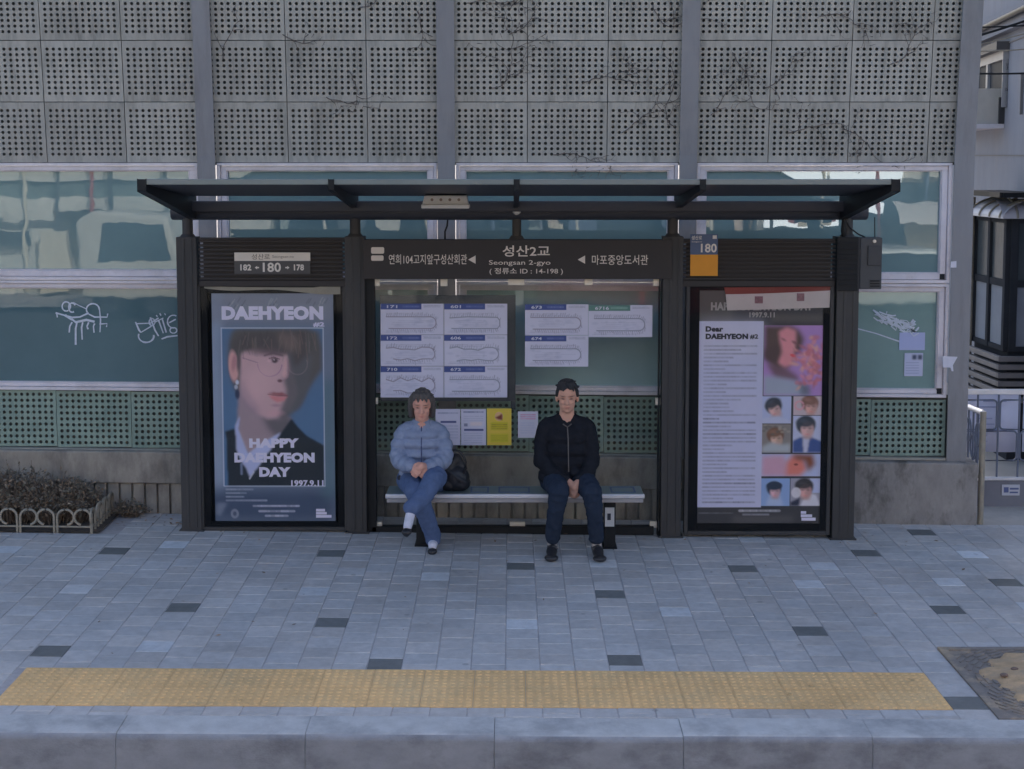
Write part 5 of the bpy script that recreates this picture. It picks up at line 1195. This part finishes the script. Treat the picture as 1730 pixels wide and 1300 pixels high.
# ================================================================== PLANTER, SHRUB AND LOW FENCE ON THE LEFT
M['earth'] = mat('dark_earth', C(54, 52, 54), .95, .25, 14, .8, 40, dirt=C(84, 76, 72), dirt_amt=.6, dirt_scale=6)
px1 = -3.30
sheet('planter_soil', -14, px1 + .06, 11.86, 12.53, .012, M['earth'], 30, 6)
M['twig'] = mat('dry_twigs', C(84, 78, 76), .95, .35, 12, 0)
M['leafdry'] = colmat('dry_leaf', .9, .15, 9)
rgs = random.Random(21)
def shrub(cx, cy, rx_, ry_, h, n, seed, lab, grp=None):
    rgq = random.Random(seed); z0 = gz(cx, cy); tw = MB(); lv = MB(); lc = []
    for i in range(n):
        a, q = rgq.uniform(0, 6.28), math.sqrt(rgq.random()); x, y = cx + rx_ * q * math.cos(a), cy + ry_ * q * math.sin(a)
        hh = h * (1 - .45 * q ** 3) * rgq.uniform(.62, 1.12) * (1.18 if rgq.random() < .1 else 1); p = Vector((cx + (x - cx) * .55, cy + (y - cy) * .55, z0)); top = Vector((x, y, z0 + hh)); mid = p.lerp(top, .55) + Vector((rgq.uniform(-.05, .05), rgq.uniform(-.04, .04), .02))
        tw.tube([p, mid, top], [.0042, .003, .0014], 4, 0, False)
        for k in range(6):
            b = mid.lerp(top, rgq.uniform(-.2, 1)); d = Vector((rgq.gauss(0, 1), rgq.gauss(0, .8), rgq.uniform(-.1, 1.1))).normalized(); ln_ = rgq.uniform(.03, .10); tw.tube([b, b + d * ln_], [.002, .0009], 3, 0, False)
            for w_ in range(2):
                e = b + d * ln_ * rgq.uniform(.3, 1.1); u = Vector((rgq.gauss(0, 1), rgq.gauss(0, 1), rgq.gauss(0, 1))).normalized(); s = u.orthogonal().normalized(); L = rgq.uniform(.012, .026)
                lv.add([e - s * L * .4, e + u * L, e + s * L * .4, e - u * L * .6], [(0, 1, 2, 3)]); f = rgq.uniform(.6, 1.35); base_ = rgq.choice((C(78, 77, 78), C(90, 86, 83), C(70, 72, 70), C(98, 90, 85))); lc.append(tuple(c * f for c in base_))
    r = empty('dry_shrub', (cx, cy, z0), lab, 'shrub', grp)
    part(tw, 'twigs', M['twig'], r); part(lv, 'leaves', M['leafdry'], r, colors=lc)
GRP = 'clipped dry shrubs in the planter'
for i, (cx, h) in enumerate(((-4.35, .43), (-4.0, .40), (-3.72, .35), (-4.72, .43), (-5.2, .45), (-5.7, .45))): shrub(cx, 12.22, .30, .27, h + .0, 190, 40 + i, 'brown clipped dry shrub in the planter behind the scroll fence', GRP)
shrub(-3.50, 12.27, .17, .22, .30, 110, 60, 'lowest dry shrub at the right end of the planter beside the side fence')
shrub(-3.14, 12.44, .12, .06, .075, 60, 61, 'small brown tuft of withered growth at the wall foot outside the planter fence')

fe = empty('planter_fence', (px1, 11.87, 0), 'low grey steel fence of scroll hoops around the dry planter', 'fence')
def scroll(o, d, z, flip):                                    # one hoop: upright bending over into a hook
    d = Vector(d); o = Vector(o); r = .066; hgt = .125; pts = [o + Vector((0, 0, .0)), o + Vector((0, 0, hgt))]
    c = o + d * r * flip + Vector((0, 0, hgt))
    for i in range(1, 17):
        a = math.pi - i * (1.42 * math.pi) / 16; k = 1 if i < 11 else 1 - .02 * (i - 10); pts.append(c + d * flip * r * k * math.cos(a) + Vector((0, 0, r * k * math.sin(a))))
    mb = MB(); mb.tube([p + Vector((0, 0, z)) for p in pts], .0105, 8); part(mb, 'scroll', M['galv'], fe)
fy = 11.865; x = px1 - .005; i = 0
while x > -6.2:
    z = gz(x, fy)
    scroll((x, fy, 0), (1, 0, 0), z, -1)
    if x - .285 > -6.4: scroll((x - .265, fy, 0), (1, 0, 0), z, 1)
    x -= .29
mb = MB(); mb.tube([(px1, fy, gz(px1, fy) + .052), (-6.3, fy, gz(-6.3, fy) + .052)], .008, 8); part(mb, 'rail', M['galv'], fe)
y = fy + .10; k = 0
while y < 12.5:
    scroll((px1, y, 0), (0, 1, 0), gz(px1, y), 1 if k % 2 else -1); y += .085; k += 1
mb = MB(); mb.tube([(px1, fy, gz(px1, fy) + .052), (px1, 12.5, gz(px1, 12.5) + .052)], .008, 8); mb.tube([(px1, fy, gz(px1, fy) + .0), (px1, fy, gz(px1, fy) + .16)], .011, 8); part(mb, 'side_rail', M['galv'], fe)

# ================================================================== ALLEY ON THE RIGHT
M['stucco'] = mat('grey_stucco', C(92, 99, 117), .85, .07, 4, .12, 60, dirt=C(96, 98, 108), dirt_amt=.6, dirt_scale=.8, stretch=(1, 1, .5))
bld = empty('alley_building', (6.0, 17, 0), 'pale grey building across the alley with a boxed window and dark glazed porch', 'building')
def wallx(Y): return .134 * Y + 3.16
def side(mb, Ya, Yb, za, zb, t0, t1, mi=0):                   # slab lying along the alley wall, t = distance out of the wall towards the alley
    v = []
    for z in (za, zb):
        for (Y, t) in ((Ya, t0), (Yb, t0), (Yb, t1), (Ya, t1)): v.append((wallx(Y) - t, Y + t * .134, z))
    mb.add(v, [(0, 3, 2, 1), (4, 5, 6, 7), (0, 1, 5, 4), (1, 2, 6, 5), (2, 3, 7, 6), (3, 0, 4, 7)], mi); return mb
def dep(px_): return 3.16 / ((px_ - CX) / F - .134)          # where the line of sight at this column meets the wall line (seen from above)
mb = MB(); side(mb, 13.6, 34, -.3, 9.5, -6, 0); part(mb, 'wall', M['stucco'], bld)
Yw0, Yw1 = dep(1697) , dep(1640)
zt, zb2 = zz(84, Yw0), zz(150, Yw0)
mb = MB(); side(mb, Yw0, Yw1, zt, zt + .09, .001, .14); part(mb, 'window_hood', mat('hood_dark', C(58, 58, 64), .6, .1, 6), bld)
mb = MB(); ring_y = (Yw0 + .05, Yw1)
side(mb, ring_y[0], ring_y[1], zt - .10, zt - .001, .001, .06); 
for f in (0, .42, .78): side(mb, ring_y[0] + f * (Yw1 - Yw0), ring_y[0] + f * (Yw1 - Yw0) + (.03 if f == 0 else .12), zb2 - .2, zt - .101, .001, .06)
wf = part(mb, 'window_frame', mat('dull_frame', C(112, 115, 126), .5, .08, 4), bld); mb = MB(); side(mb, ring_y[0], ring_y[1], zb2 - .2, zt - .1, .0005, .03); part(mb, 'window_pane', mat('dark_glass', C(34, 38, 48), .6, .1, 3, spec=.1), wf)
mb = MB(); za, zc = zz(208, Yw0 * .985), zz(148, Yw0); side(mb, Yw0 + .25, Yw1 + .3, za, zc, .001, .34); box_ = part(mb, 'window_box', mat('box_panel', C(136, 137, 142), .7, .1, 3), bld)
mb = MB(); side(mb, Yw0 + .2, Yw1 + .3, za - .05, za - .001, .001, .38); part(mb, 'box_sill', M['alu'], bld)
mb = MB(); side(mb, Yw0 + .19, Yw0 + .246, za, zc - .1, .001, .06); part(mb, 'box_bracket', M['frame'], bld)
mb = MB(); z1 = zz(57, dep(1660)); side(mb, 13.7, 22, z1 - .1, z1 + .12, .001, .10); part(mb, 'string_course', M['stucco'], bld)
mb = MB(); z1 = zz(35, dep(1700)); mb.tube([(wallx(Y) - .14, Y, z1) for Y in (13.7, 16, 22)], .035, 8); part(mb, 'wall_pipe', M['black'], bld)
mb = MB(); z1 = zz(74, dep(1690)); side(mb, 13.7, 22, z1 - .012, z1, .001, .012); z1 = zz(262, dep(1690)); side(mb, 13.7, 22, z1 - .012, z1, .001, .008); side(mb, dep(1722), dep(1722) + .03, zz(195, 16.4), zz(128, 16.4), .001, .03); part(mb, 'wall_joint', mat('joint_grey', C(84, 86, 94), .8, .1, 5), bld)

# dark glazed porch
pr_ = empty('glazed_porch', (5.1, 15.6, 0), 'dark framed glazed porch with a curved awning and slatted base beside the alley', 'porch')
cY, sY = 15.4, 16.35; cX = xx(1697, cY); sX = xx(1641, sY)
dX, dY = (sX - cX), (sY - cY); Ls = math.hypot(dX, dY); ux, uy = dX / Ls, dY / Ls; nx_, ny_ = -uy, ux               # along the side face, and outward normal (towards the alley)
if nx_ > 0: nx_, ny_ = -nx_, -ny_
def sface(mb, a, b, za, zb, t0, t1, mi=0):
    v = [(cX + ux * s + nx_ * t, cY + uy * s + ny_ * t, z) for z in (za, zb) for (s, t) in ((a, t1), (b, t1), (b, t0), (a, t0))]
    mb.add(v, [(0, 3, 2, 1), (4, 5, 6, 7), (0, 1, 5, 4), (1, 2, 6, 5), (2, 3, 7, 6), (3, 0, 4, 7)], mi); return mb
zA, zB, zC, zD, zE = zz(366, 15.9), zz(376, 15.9), zz(474, 15.9), zz(588, 15.7), zz(650, 15.7)
FX1 = cX + 2.2
mb = MB(); sface(mb, .0, Ls, zE - .3, zA, -.5, -.02); mb.box(cX + .05, FX1, cY + .03, cY + 1.0, -.3, zA - .01); part(mb, 'porch_body', mat('porch_dark', C(36, 40, 50), .8, .1, 5, spec=.1), pr_)
mb = MB()
for s in (0, Ls * .47, Ls - .06): sface(mb, s, s + .06, zD, zA, -.02, .03)
for (a, b) in ((zD, zD + .05), (zC - .03, zC + .04), (zA - .05, zA + .03)): sface(mb, .06, Ls - .06, a, b, -.019, .022)
for k in range(4): mb.box(cX + .02 + k * .62, cX + .09 + k * .62, cY - .03, cY + .02, zD, zA)
for (a, b) in ((zD, zD + .05), (zC - .03, zC + .04), (zA - .05, zA + .03)): mb.box(cX + .09, FX1, cY - .022, cY + .019, a, b)
fr = part(mb, 'porch_frame', mat('porch_black', C(36, 40, 49), .8, .1, 5, spec=.1), pr_)
for (a, b, za, zb, nm, mm) in ((.07, Ls * .47 - .01, zD + .05, zC - .03, 'frosted_pane', 0), (Ls * .47 + .07, Ls - .07, zD + .05, zC - .03, 'frosted_pane', 0), (.07, Ls * .47 - .01, zC + .04, zA - .05, 'window_pane', 1), (Ls * .47 + .07, Ls - .07, zC + .04, zA - .05, 'window_pane', 1)):
    mb = MB(); sface(mb, a, b, za, zb, -.018, .002); part(mb, nm, [mat('frosted', C(98, 106, 124), .8, .1, 3, spec=.1), mat('porch_glass', C(50, 58, 68), .25, .2, 2, spec=.25)][mm], pr_)
for k in range(3):
    mb = MB(); mb.box(cX + .10 + k * .62, cX + .63 + k * .62, cY - .004, cY + .018, zD + .05, zC - .03); part(mb, 'frosted_pane', mat('frosted', C(98, 106, 124), .8, .1, 3, spec=.1), pr_)
    mb = MB(); mb.box(cX + .10 + k * .62, cX + .63 + k * .62, cY - .004, cY + .018, zC + .04, zA - .05); part(mb, 'window_pane', mat('porch_glass', C(50, 58, 68), .25, .2, 2, spec=.25), pr_)
mb = MB(); n = 6; ph = (zD - zE + .12) / n
for i in range(n):
    z = zE - .12 + i * ph; sface(mb, -.12, Ls, z, z + ph * .62, .08, .13); mb.box(cX - .12, FX1, cY - .16, cY - .11, z, z + ph * .62)
part(mb, 'slatted_base', mat('slat_grey', C(84, 84, 92), .6, .12, 6), pr_, .004, 1)
mb = MB()
for i in range(9):                                            # curved translucent awning
    a0, a1 = i / 9 * 1.2, (i + 1) / 9 * 1.2; q = lambda a: (.45 * math.cos(a) - .10, zA + .20 * math.sin(a))
    (t0, z0_), (t1, z1_) = q(a0), q(a1)
    v = [(cX + ux * s + nx_ * t, cY + uy * s + ny_ * t, z) for s in (-.1, Ls) for (t, z) in ((t0 - .35 + .1, z0_), (t1 - .35 + .1, z1_))]; mb.add(v, [(0, 1, 3, 2)], 0, True)
    v = [(x_, cY - t, z) for x_ in (cX - .1, FX1) for (t, z) in ((t0 - .25, z0_), (t1 - .25, z1_))]; mb.add(v, [(0, 1, 3, 2)], 0, True)
aw = part(mb, 'awning', mat('awning_sheet', C(128, 132, 150), .35, .08, 3), pr_)
for s in (.0, .3, .6, .9):
    mb = MB(); pts = []
    for i in range(8): a = i / 7 * 1.2; t = .45 * math.cos(a) - .345; pts.append((cX + ux * s * Ls + nx_ * t, cY + uy * s * Ls + ny_ * t, zA + .20 * math.sin(a) + .006))
    mb.tube(pts, .012, 6); part(mb, 'awning_rib', M['galv'], aw)
for k in range(7):
    mb = MB(); mb.tube([(cX + .05 + k * .32, cY - (.45 * math.cos(i / 7 * 1.2) - .345), zA + .20 * math.sin(i / 7 * 1.2) + .006) for i in range(8)], .012, 6); part(mb, 'awning_rib', M['galv'], aw)
mb = MB(); zf_ = zA + .19; sface(mb, -.15, Ls + .1, zf_ + .02, zf_ + .07, -.3, .12); mb.box(cX - .15, FX1, cY - .14, cY + .2, zf_ + .021, zf_ + .071); part(mb, 'eave_flashing', M['black'], pr_)
mb = MB(); p = at(1639, 500, 16.3); mb.tube([(p.x, p.y, -.1), (p.x, p.y, zf_)], .03, 10); part(mb, 'drain_pipe', M['galv'], pr_)

# alley railings with white banners behind
rl = empty('alley_railing', (4.4, 13.3, 0), 'steel railing of interlaced loops across the alley mouth', 'railing')
RY = 13.3; rx0, rx1 = xx(1612, RY, 660), 6.6; zt, zb3 = zz(660, RY), zz(806, RY)
mb = MB(); mb.box(rx0, rx1, RY - .02, RY + .02, zt - .035, zt + .012); part(mb, 'top_rail', M['steel'], rl, .006, 2)
mb = MB(); mb.box(rx0, rx1, RY - .018, RY + .018, zb3 - .03, zb3); part(mb, 'bottom_rail', M['steel'], rl, .004, 1)
mb = MB(); mb.box(rx0, rx1, RY + .0, RY + .04, -.35, zb3 - .032); part(mb, 'kick_panel', mat('kick_grey', C(84, 88, 104), .7, .1, 4), rl)
pit = .182; x = xx(1651, RY, 720); zz1 = zz(700, RY); hgt = zt - zb3
loopm = mat('railing_steel', C(72, 80, 102), .45, .1, 8)
for k in range(-1, 12):
    cx = x + k * pit
    if cx < rx0 or cx > rx1: continue
    mb = MB(); up_ = k % 2 == 0
    zlo, zhi = (zb3 + hgt * .38, zt - .04) if up_ else (zb3, zb3 + hgt * .62)
    mb.tube([(cx, RY, zb3), (cx, RY, zt - .035)], .0095 if up_ else .0095, 8)
    # hexagon-like loop either side of this baluster
    r = .035; zc_ = zb3 + hgt * (.72 if up_ else .36); hh = hgt * .17; wd = pit * .92
    pts = []
    for (sx, sz, a0) in ((1, 1, 0), (-1, 1, 90), (-1, -1, 180), (1, -1, 270)):
        for i in range(5): a = R(a0 + 90 * i / 4); pts.append((cx + sx * (wd - r) + r * math.cos(a), RY, zc_ + sz * (hh - r) + r * math.sin(a)))
    pts.append(pts[0]); mb.tube(pts, .0085, 6); part(mb, 'looped_baluster', loopm, rl)
mb = MB(); mb.box(xx(1692, RY, 829), xx(1722, RY, 829), RY - .012, RY - .001, zz(837, RY), zz(819, RY)); sg = tag(mb.build('railing_plate', mat('plate_pale', C(132, 138, 158), .6, .05, 5)), 'small pale plate with a blue mark on the panel under the alley railing', 'sign')
mb = MB(); mb.box(xx(1695, RY, 829), xx(1703, RY, 829), RY - .0145, RY - .0125, zz(832, RY), zz(823, RY)); mb.box(xx(1705, RY, 829), xx(1720, RY, 829), RY - .0145, RY - .0125, zz(827, RY), zz(824, RY)); mb.box(xx(1705, RY, 829), xx(1719, RY, 829), RY - .0145, RY - .0125, zz(833, RY), zz(830.5, RY)); part(mb, 'plate_mark', mat('mark_blue', C(58, 68, 110), .6, .05, 5), sg)
def banner(x0, x1, y0, y1, Y, lab, seed):
    mb = MB(); a, b = at(x0, y1, Y), at(x1, y0, Y); n = 12; v = []
    for i in range(n + 1):
        t = i / n; yy = Y + .012 * math.sin(t * 9 + seed); v += [(a.x + (b.x - a.x) * t, yy, a.z), (a.x + (b.x - a.x) * t, yy, b.z), (a.x + (b.x - a.x) * t, yy + .004, b.z), (a.x + (b.x - a.x) * t, yy + .004, a.z)]
    mb.add(v, [(4 * i + k, 4 * i + 4 + k, 4 * i + 4 + (k + 1) % 4, 4 * i + (k + 1) % 4) for i in range(n) for k in range(4)][::1], 0, True)
    mb.f = [f[::-1] for f in mb.f]
    o = tag(mb.build('banner', mat('banner_white', C(146, 154, 186), .7, .05, 5)), lab, 'banner')
    mb = MB(); rgb = random.Random(seed)
    for i in range(9):
        z = a.z + (b.z - a.z) * (.08 + .1 * i); xs = a.x + (b.x - a.x) * rgb.uniform(.15, .4); mb.box(xs, xs + (b.x - a.x) * rgb.uniform(.15, .45), Y - .019, Y - .017, z, z + .011)
    part(mb, 'banner_print', mat('banner_ink', C(112, 120, 156), .7, .05, 5), o)
banner(1622, 1725, 667, 764, RY + .10, 'white printed banner tied behind the looped alley railing', 4)
banner(1727, 1800, 667, 764, RY + .10, 'second white banner behind the railing, cut by the right picture edge', 7)
r2 = empty('handrail', (3.9, 12.62, 0), 'short sloping handrail with a thick post beside the end of the low wall', 'railing')
hp = Vector((xx(1659, 12.62, 780), 12.62, 0)); hb = Vector((xx(1622, 13.25, 690), 13.25, 0)); zt1 = zz(698, 12.62); zt2 = zz(682, 13.25)
mb = MB(); mb.tube([(hp.x, hp.y, gz(3.9, 12.6) - .02), (hp.x, hp.y, zt1 + .01)], .026, 12); part(mb, 'post', M['galv'], r2)
mb = MB(); mb.tube([(hp.x, hp.y, zt1), (hb.x, hb.y, zt2)], .024, 10); part(mb, 'rail', M['steel'], r2)
for k in range(1, 5):
    f = k / 5; q = hp.lerp(hb, f); zt_ = zt1 + (zt2 - zt1) * f; mb = MB(); mb.tube([(q.x, q.y, .32), (q.x, q.y, zt_)], .009, 8)
    mb.tube([(q.x, q.y + .07 * math.cos(a), .55 + .1 * math.sin(a) + (.12 if k % 2 else 0)) for a in [i * math.pi / 8 for i in range(17)]], .008, 6); part(mb, 'baluster', loopm, r2)
mb = MB(); mb.tube([(hp.x, hp.y, .32), (hb.x, hb.y, .33)], .012, 8); part(mb, 'lower_rail', M['galv'], r2)
# overhead cables
for i, (xa, ya, xb_, yb2, r_, lb) in enumerate(((1640, 42, 1735, 34, .008, 'uppermost thin black cable crossing the top right corner'), (1640, 120, 1740, 115, .010, 'black cable crossing in front of the upper alley window'), (1640, 83, 1740, 74, .007, 'grey cable between the two black cables at top right'), (1640, 60, 1740, 24, .012, 'thick steep black cable rising to the right at the top corner'), (1640, 74, 1740, 46, .006, 'thin grey cable just under the thick steep one'))):
    a, b = at(xa - 60, ya + (ya - yb2) * .6, 15.0), at(xb_ + 200, yb2 - (ya - yb2) * 2, 14.2); mb = MB(); mb.tube([a.lerp(b, t / 10) + Vector((0, 0, -.05 * math.sin(t / 10 * math.pi))) for t in range(11)], r_, 6); tag(mb.build('overhead_cable', M['black'] if i in (0, 1, 3) else M['galv']), lb, 'cable', 'cables across the alley')

# ================================================================== OTHER SIDE OF THE STREET (seen mirrored in the teal glass)
def facade(name, x0, x1, y, h, col, lab, rows, cols, seed, band=None):
    r = empty(name, ((x0 + x1) / 2, y, 0), lab, 'building'); mb = MB(); mb.box(x0, x1, y - 8, y, -.1, h); part(mb, 'wall', mat('facade' + str(col), C(*col), .85, .18, 1.1, dirt=C(*[int(c * .75) for c in col]), dirt_amt=.7, dirt_scale=.6), r)
    rgf = random.Random(seed); gl_ = mat('street_glass', C(44, 56, 68), .1, .2, 2)
    for i in range(rows):
        for j in range(cols):
            xc = x0 + (x1 - x0) * (j + .5) / cols; z = 3.6 + i * 3.0
            if z + 1.5 > h: continue
            wd = (x1 - x0) / cols * .34; mb = MB(); mb.box(xc - wd, xc + wd, y + .01, y + .05, z, z + 1.4); wn = part(mb, 'window', M['alu'], r); mb = MB(); mb.box(xc - wd + .06, xc + wd - .06, y + .051, y + .06, z + .06, z + 1.34); part(mb, 'pane', gl_, wn)
    mb = MB(); k = max(1, int((x1 - x0) / 3)); 
    for j in range(k):
        a = x0 + (x1 - x0) * j / k; mb.box(a + .25, a + (x1 - x0) / k - .25, y + .01, y + .05, .05, 2.4)
    part(mb, 'shopfront', gl_, r)
    if band:
        mb = MB(); mb.box(x0 + .1, x1 - .1, y + .01, y + .25, 2.5, 3.25); part(mb, 'fascia', mat('fascia' + str(band), C(*band), .6, .08, 3), r)
    return r
FYB = -9.0
facade('street_building', -32, -13.2, FYB, 8, (150, 150, 154), 'grey building across the street, left end of the row', 1, 4, 1)
r = empty('street_building', (-9.6, FYB, 0), 'pale building with an open dark garage across the street from the left window', 'building')
mb = MB()
for q in ((-13.0, -10.25, -.1, 1.78), (-6.4, -5.4, -.1, 1.78), (-13.0, -5.4, 1.7805, 2.06), (-13.0, -5.4, 2.44, 6.5)): mb.box(q[0], q[1], FYB - 5, FYB, q[2], q[3])
part(mb, 'wall', mat('pale_render', C(170, 174, 178), .85, .2, 1.1, dirt=C(128, 136, 140), dirt_amt=.7, dirt_scale=.7), r)
mb = MB(); mb.box(-13.0, -5.4, FYB - 5, FYB - .15, 2.0605, 2.4395); part(mb, 'dark_band', mat('band_dark', C(76, 88, 92), .85, .35, 1.2), r)
mb = MB(); mb.box(-10.245, -6.405, FYB - 5, FYB - 3.2, -.1, 1.78); part(mb, 'garage_interior', mat('garage_dark', C(48, 56, 66), .9, .3, 1), r)
for k in range(4):
    mb = MB(); mb.tube([(-13.0, FYB + .06, 1.40 + k * .05), (-10.1, FYB + .06, 1.40 + k * .05)], .012, 6); part(mb, 'wall_bar', M['black'], r)
mb = MB(); mb.cyl((-11.6, FYB + .12, 1.66), .16, .2, 'Y', 16); part(mb, 'wall_vent', M['black'], r)
facade('street_building', -5.2, .6, FYB, 7, (118, 130, 136), 'grey green building across the street', 1, 3, 3, (120, 136, 142))
facade('street_building', .8, 5.2, FYB, 7.0, (178, 168, 166), 'beige building across the street beside the lit shop', 1, 2, 4, (160, 150, 150))
r = facade('street_building', 5.4, 11, FYB, 6.5, (176, 176, 178), 'light building with lit white shop signs across the street', 1, 3, 5, (170, 172, 176))
lit = bpy.data.materials.new('lit_sign'); lit.use_nodes = True; e_ = lit.node_tree.nodes['Principled BSDF']; e_.inputs['Emission Color'].default_value = (1, 1, .98, 1); e_.inputs['Emission Strength'].default_value = 2.4
for (a_, b_, c_, d_) in ((5.9, 6.9, 2.40, 2.72), (7.0, 8.6, 2.40, 2.72), (6.4, 8.2, 1.74, 2.0), (5.6, 7.2, 1.44, 1.66)):
    mb = MB(); mb.box(a_, b_, FYB + .26, FYB + .34, c_, d_); part(mb, 'lit_sign_box', lit, r)
mb = MB(); v = []
for i in range(7):
    t = i / 6 * 1.3; v += [(8.3, FYB + .3 + 1.1 * math.cos(t), 1.55 + .45 * math.sin(t)), (10.9, FYB + .3 + 1.1 * math.cos(t), 1.55 + .45 * math.sin(t))]
mb.add(v, [(2 * i, 2 * i + 1, 2 * i + 3, 2 * i + 2) for i in range(6)], 0, True); part(mb, 'shop_awning', mat('awning_pale', C(184, 186, 196), .6, .05, 3), r)
facade('street_building', 11.2, 28, FYB, 7.5, (160, 164, 168), 'long grey building across the street, right end of the row', 1, 5, 6, (176, 180, 186))
def carbody(name, cx, cy, colr, lab, L=4.3, Wd=1.75, Ht=1.45):
    r = empty(name, (cx, cy, -.2), lab, 'car'); z = -.2; h = L / 2
    prof = [(-h, .35), (h, .35), (h, .72), (h - .95, .88), (h - 1.65, Ht), (-h + 1.1, Ht), (-h + .35, .95), (-h, .85)]
    mb = MB(); mb.prism([(cx + a, z + b) for a, b in prof], cy - Wd / 2, cy + Wd / 2); part(mb, 'body', mat('car_paint' + str(colr), C(*colr), .25, .04, 3, coat=.5), r, .09, 3)
    mb = MB(); mb.prism([(cx + h - 1.15, z + .92), (cx + h - 1.72, z + Ht - .1), (cx - h + 1.15, z + Ht - .1), (cx - h + .6, z + .98)], cy + Wd / 2 + .002, cy + Wd / 2 + .015); part(mb, 'side_window', mat('van_glass', C(30, 40, 50), .08, .1, 3), r)
    for sx in (-1, 1):
        for sy in (-1, 1):
            mb = MB(); mb.cyl((cx + sx * (h - .8), cy + sy * (Wd / 2 - .1), z + .31), .31, .2, 'Y', 22); wh = part(mb, 'wheel', mat('tyre', (.02, .02, .022), .8, .1, 10), r)
            mb = MB(); mb.cyl((cx + sx * (h - .8), cy + sy * (Wd / 2 - .095), z + .31), .18, .204, 'Y', 16); part(mb, 'rim', mat('rim_dark', (.06, .06, .065), .5, .1, 10), wh)
carbody('parked_car', -3.9, -4.4, (190, 194, 198), 'white car parked across the street behind the minibus')
carbody('parked_car', 2.6, -4.4, (104, 34, 44), 'red car parked across the street', Ht=1.6)
carbody('parked_car', 7.6, -4.4, (150, 158, 166), 'silver car parked across the street at the right')
# parked white minibus on the far side
vb = empty('parked_minibus', (-7.2, -4.6, -.2), 'white parked minibus on the far side of the street', 'minibus')
x0, x1, y0, y1, z0 = -8.35, -6.3, -5.9, -4.2, -.2
prof = [(x0, z0 + .45), (x1, z0 + .45), (x1, z0 + 1.05), (x1 - .1, z0 + 1.25), (x1 - .35, z0 + 2.05), (x0 + .25, z0 + 2.12), (x0, z0 + 1.9)]
mb = MB(); mb.prism(prof, y0, y1); part(mb, 'body', mat('van_white', C(196, 198, 200), .3, .05, 3), vb, .08, 3)
mb = MB(); mb.prism([(x0 + .35, z0 + 1.2), (x1 - .25, z0 + 1.2), (x1 - .45, z0 + 1.9), (x0 + .45, z0 + 1.92)], y1 + .002, y1 + .02); part(mb, 'side_window', mat('van_glass', C(30, 40, 50), .08, .1, 3), vb)
mb = MB(); mb.box(x0 + .02, x1 - .02, y1 + .002, y1 + .015, z0 + .95, z0 + 1.03); part(mb, 'side_stripe', mat('van_stripe', C(110, 120, 124), .4, .05, 3), vb)
for wx in (x0 + .55, x1 - .5):
    for wy in (y0 + .12, y1 - .12):
        mb = MB(); mb.cyl((wx, wy, z0 + .33), .33, .22, 'Y', 24); wh = part(mb, 'wheel', mat('tyre', (.02, .02, .022), .8, .1, 10), vb); mb = MB(); mb.cyl((wx, wy + .005, z0 + .33), .19, .226, 'Y', 18); part(mb, 'rim', mat('rim_dark', (.06, .06, .065), .5, .1, 10), wh)

# dry leaves blown against the wall foot, posts and planter
rgl = random.Random(77); lv = MB(); lc = []
for i in range(150):
    q = rgl.random()
    if q < .35: x, y = rgl.uniform(-3.25, -2.6), rgl.uniform(12.1, 12.52)
    elif q < .75: x, y = rgl.uniform(-2.7, 3.7), rgl.choice((rgl.gauss(11.9, .08), rgl.uniform(12.2, 12.5)))
    else: x, y = rgl.uniform(-4, 4), rgl.uniform(8.9, 11.8)
    s = rgl.uniform(.008, .022); a = rgl.uniform(0, 6.28); u = Vector((math.cos(a), math.sin(a), rgl.uniform(-.2, .3))); v_ = Vector((-math.sin(a), math.cos(a), rgl.uniform(-.2, .3))); c = Vector((x, y, gz(x, y) + .008))
    lv.add([c - u * s, c + v_ * s * .45, c + u * s, c - v_ * s * .45], [(0, 1, 2, 3)]); lc.append(rgl.choice((CG(74, 68, 64), CG(96, 84, 74), CG(60, 58, 60))))
o = lv.build('leaf_litter', M['leafdry'], colors=lc); tag(o, 'dry brown leaves and grit scattered over the pavement by the shelter', 'litter', kind='stuff')
# utility pole and bollards across the street
p_ = empty('utility_pole', (-1.2, -6.4, 0), 'concrete utility pole on the far pavement across the street', 'pole'); mb = MB(); mb.tube([(-1.2, -6.4, -.1), (-1.2, -6.4, 9)], [.17, .11], 16); part(mb, 'shaft', M['conc'], p_)

# fittings along the opposite fronts: doors, boxes, pipes and small signs
for o_ in [q for q in COL.objects if q.name.split('.')[0] == 'street_building']:
    rgf = random.Random(o_.name); cx = o_.location.x
    if abs(cx) > 12: continue
    for k in range(11):
        x = cx + rgf.uniform(-2.6, 2.6); t = rgf.random(); col = rgf.choice(((60, 66, 74), (196, 198, 200), (120, 52, 50), (70, 84, 110), (150, 146, 138), (40, 44, 50), (206, 204, 196)))
        mb = MB()
        if t < .3: mb.box(x, x + rgf.uniform(.5, .9), FYB + .27, FYB + .42, .0, rgf.uniform(1.2, 2.0)); nm = 'stacked_box'
        elif t < .65: z = rgf.uniform(1.0, 2.1); mb.box(x, x + rgf.uniform(.3, 1.1), FYB + .27, FYB + .36, z, z + rgf.uniform(.15, .45)); nm = 'wall_sign'
        else: mb.tube([(x, FYB + .33, 0), (x, FYB + .33, 3.2)], .045, 8); nm = 'down_pipe'
        part(mb, nm, mat('fitting' + str(col), C(*col), .7, .1, 4), o_)
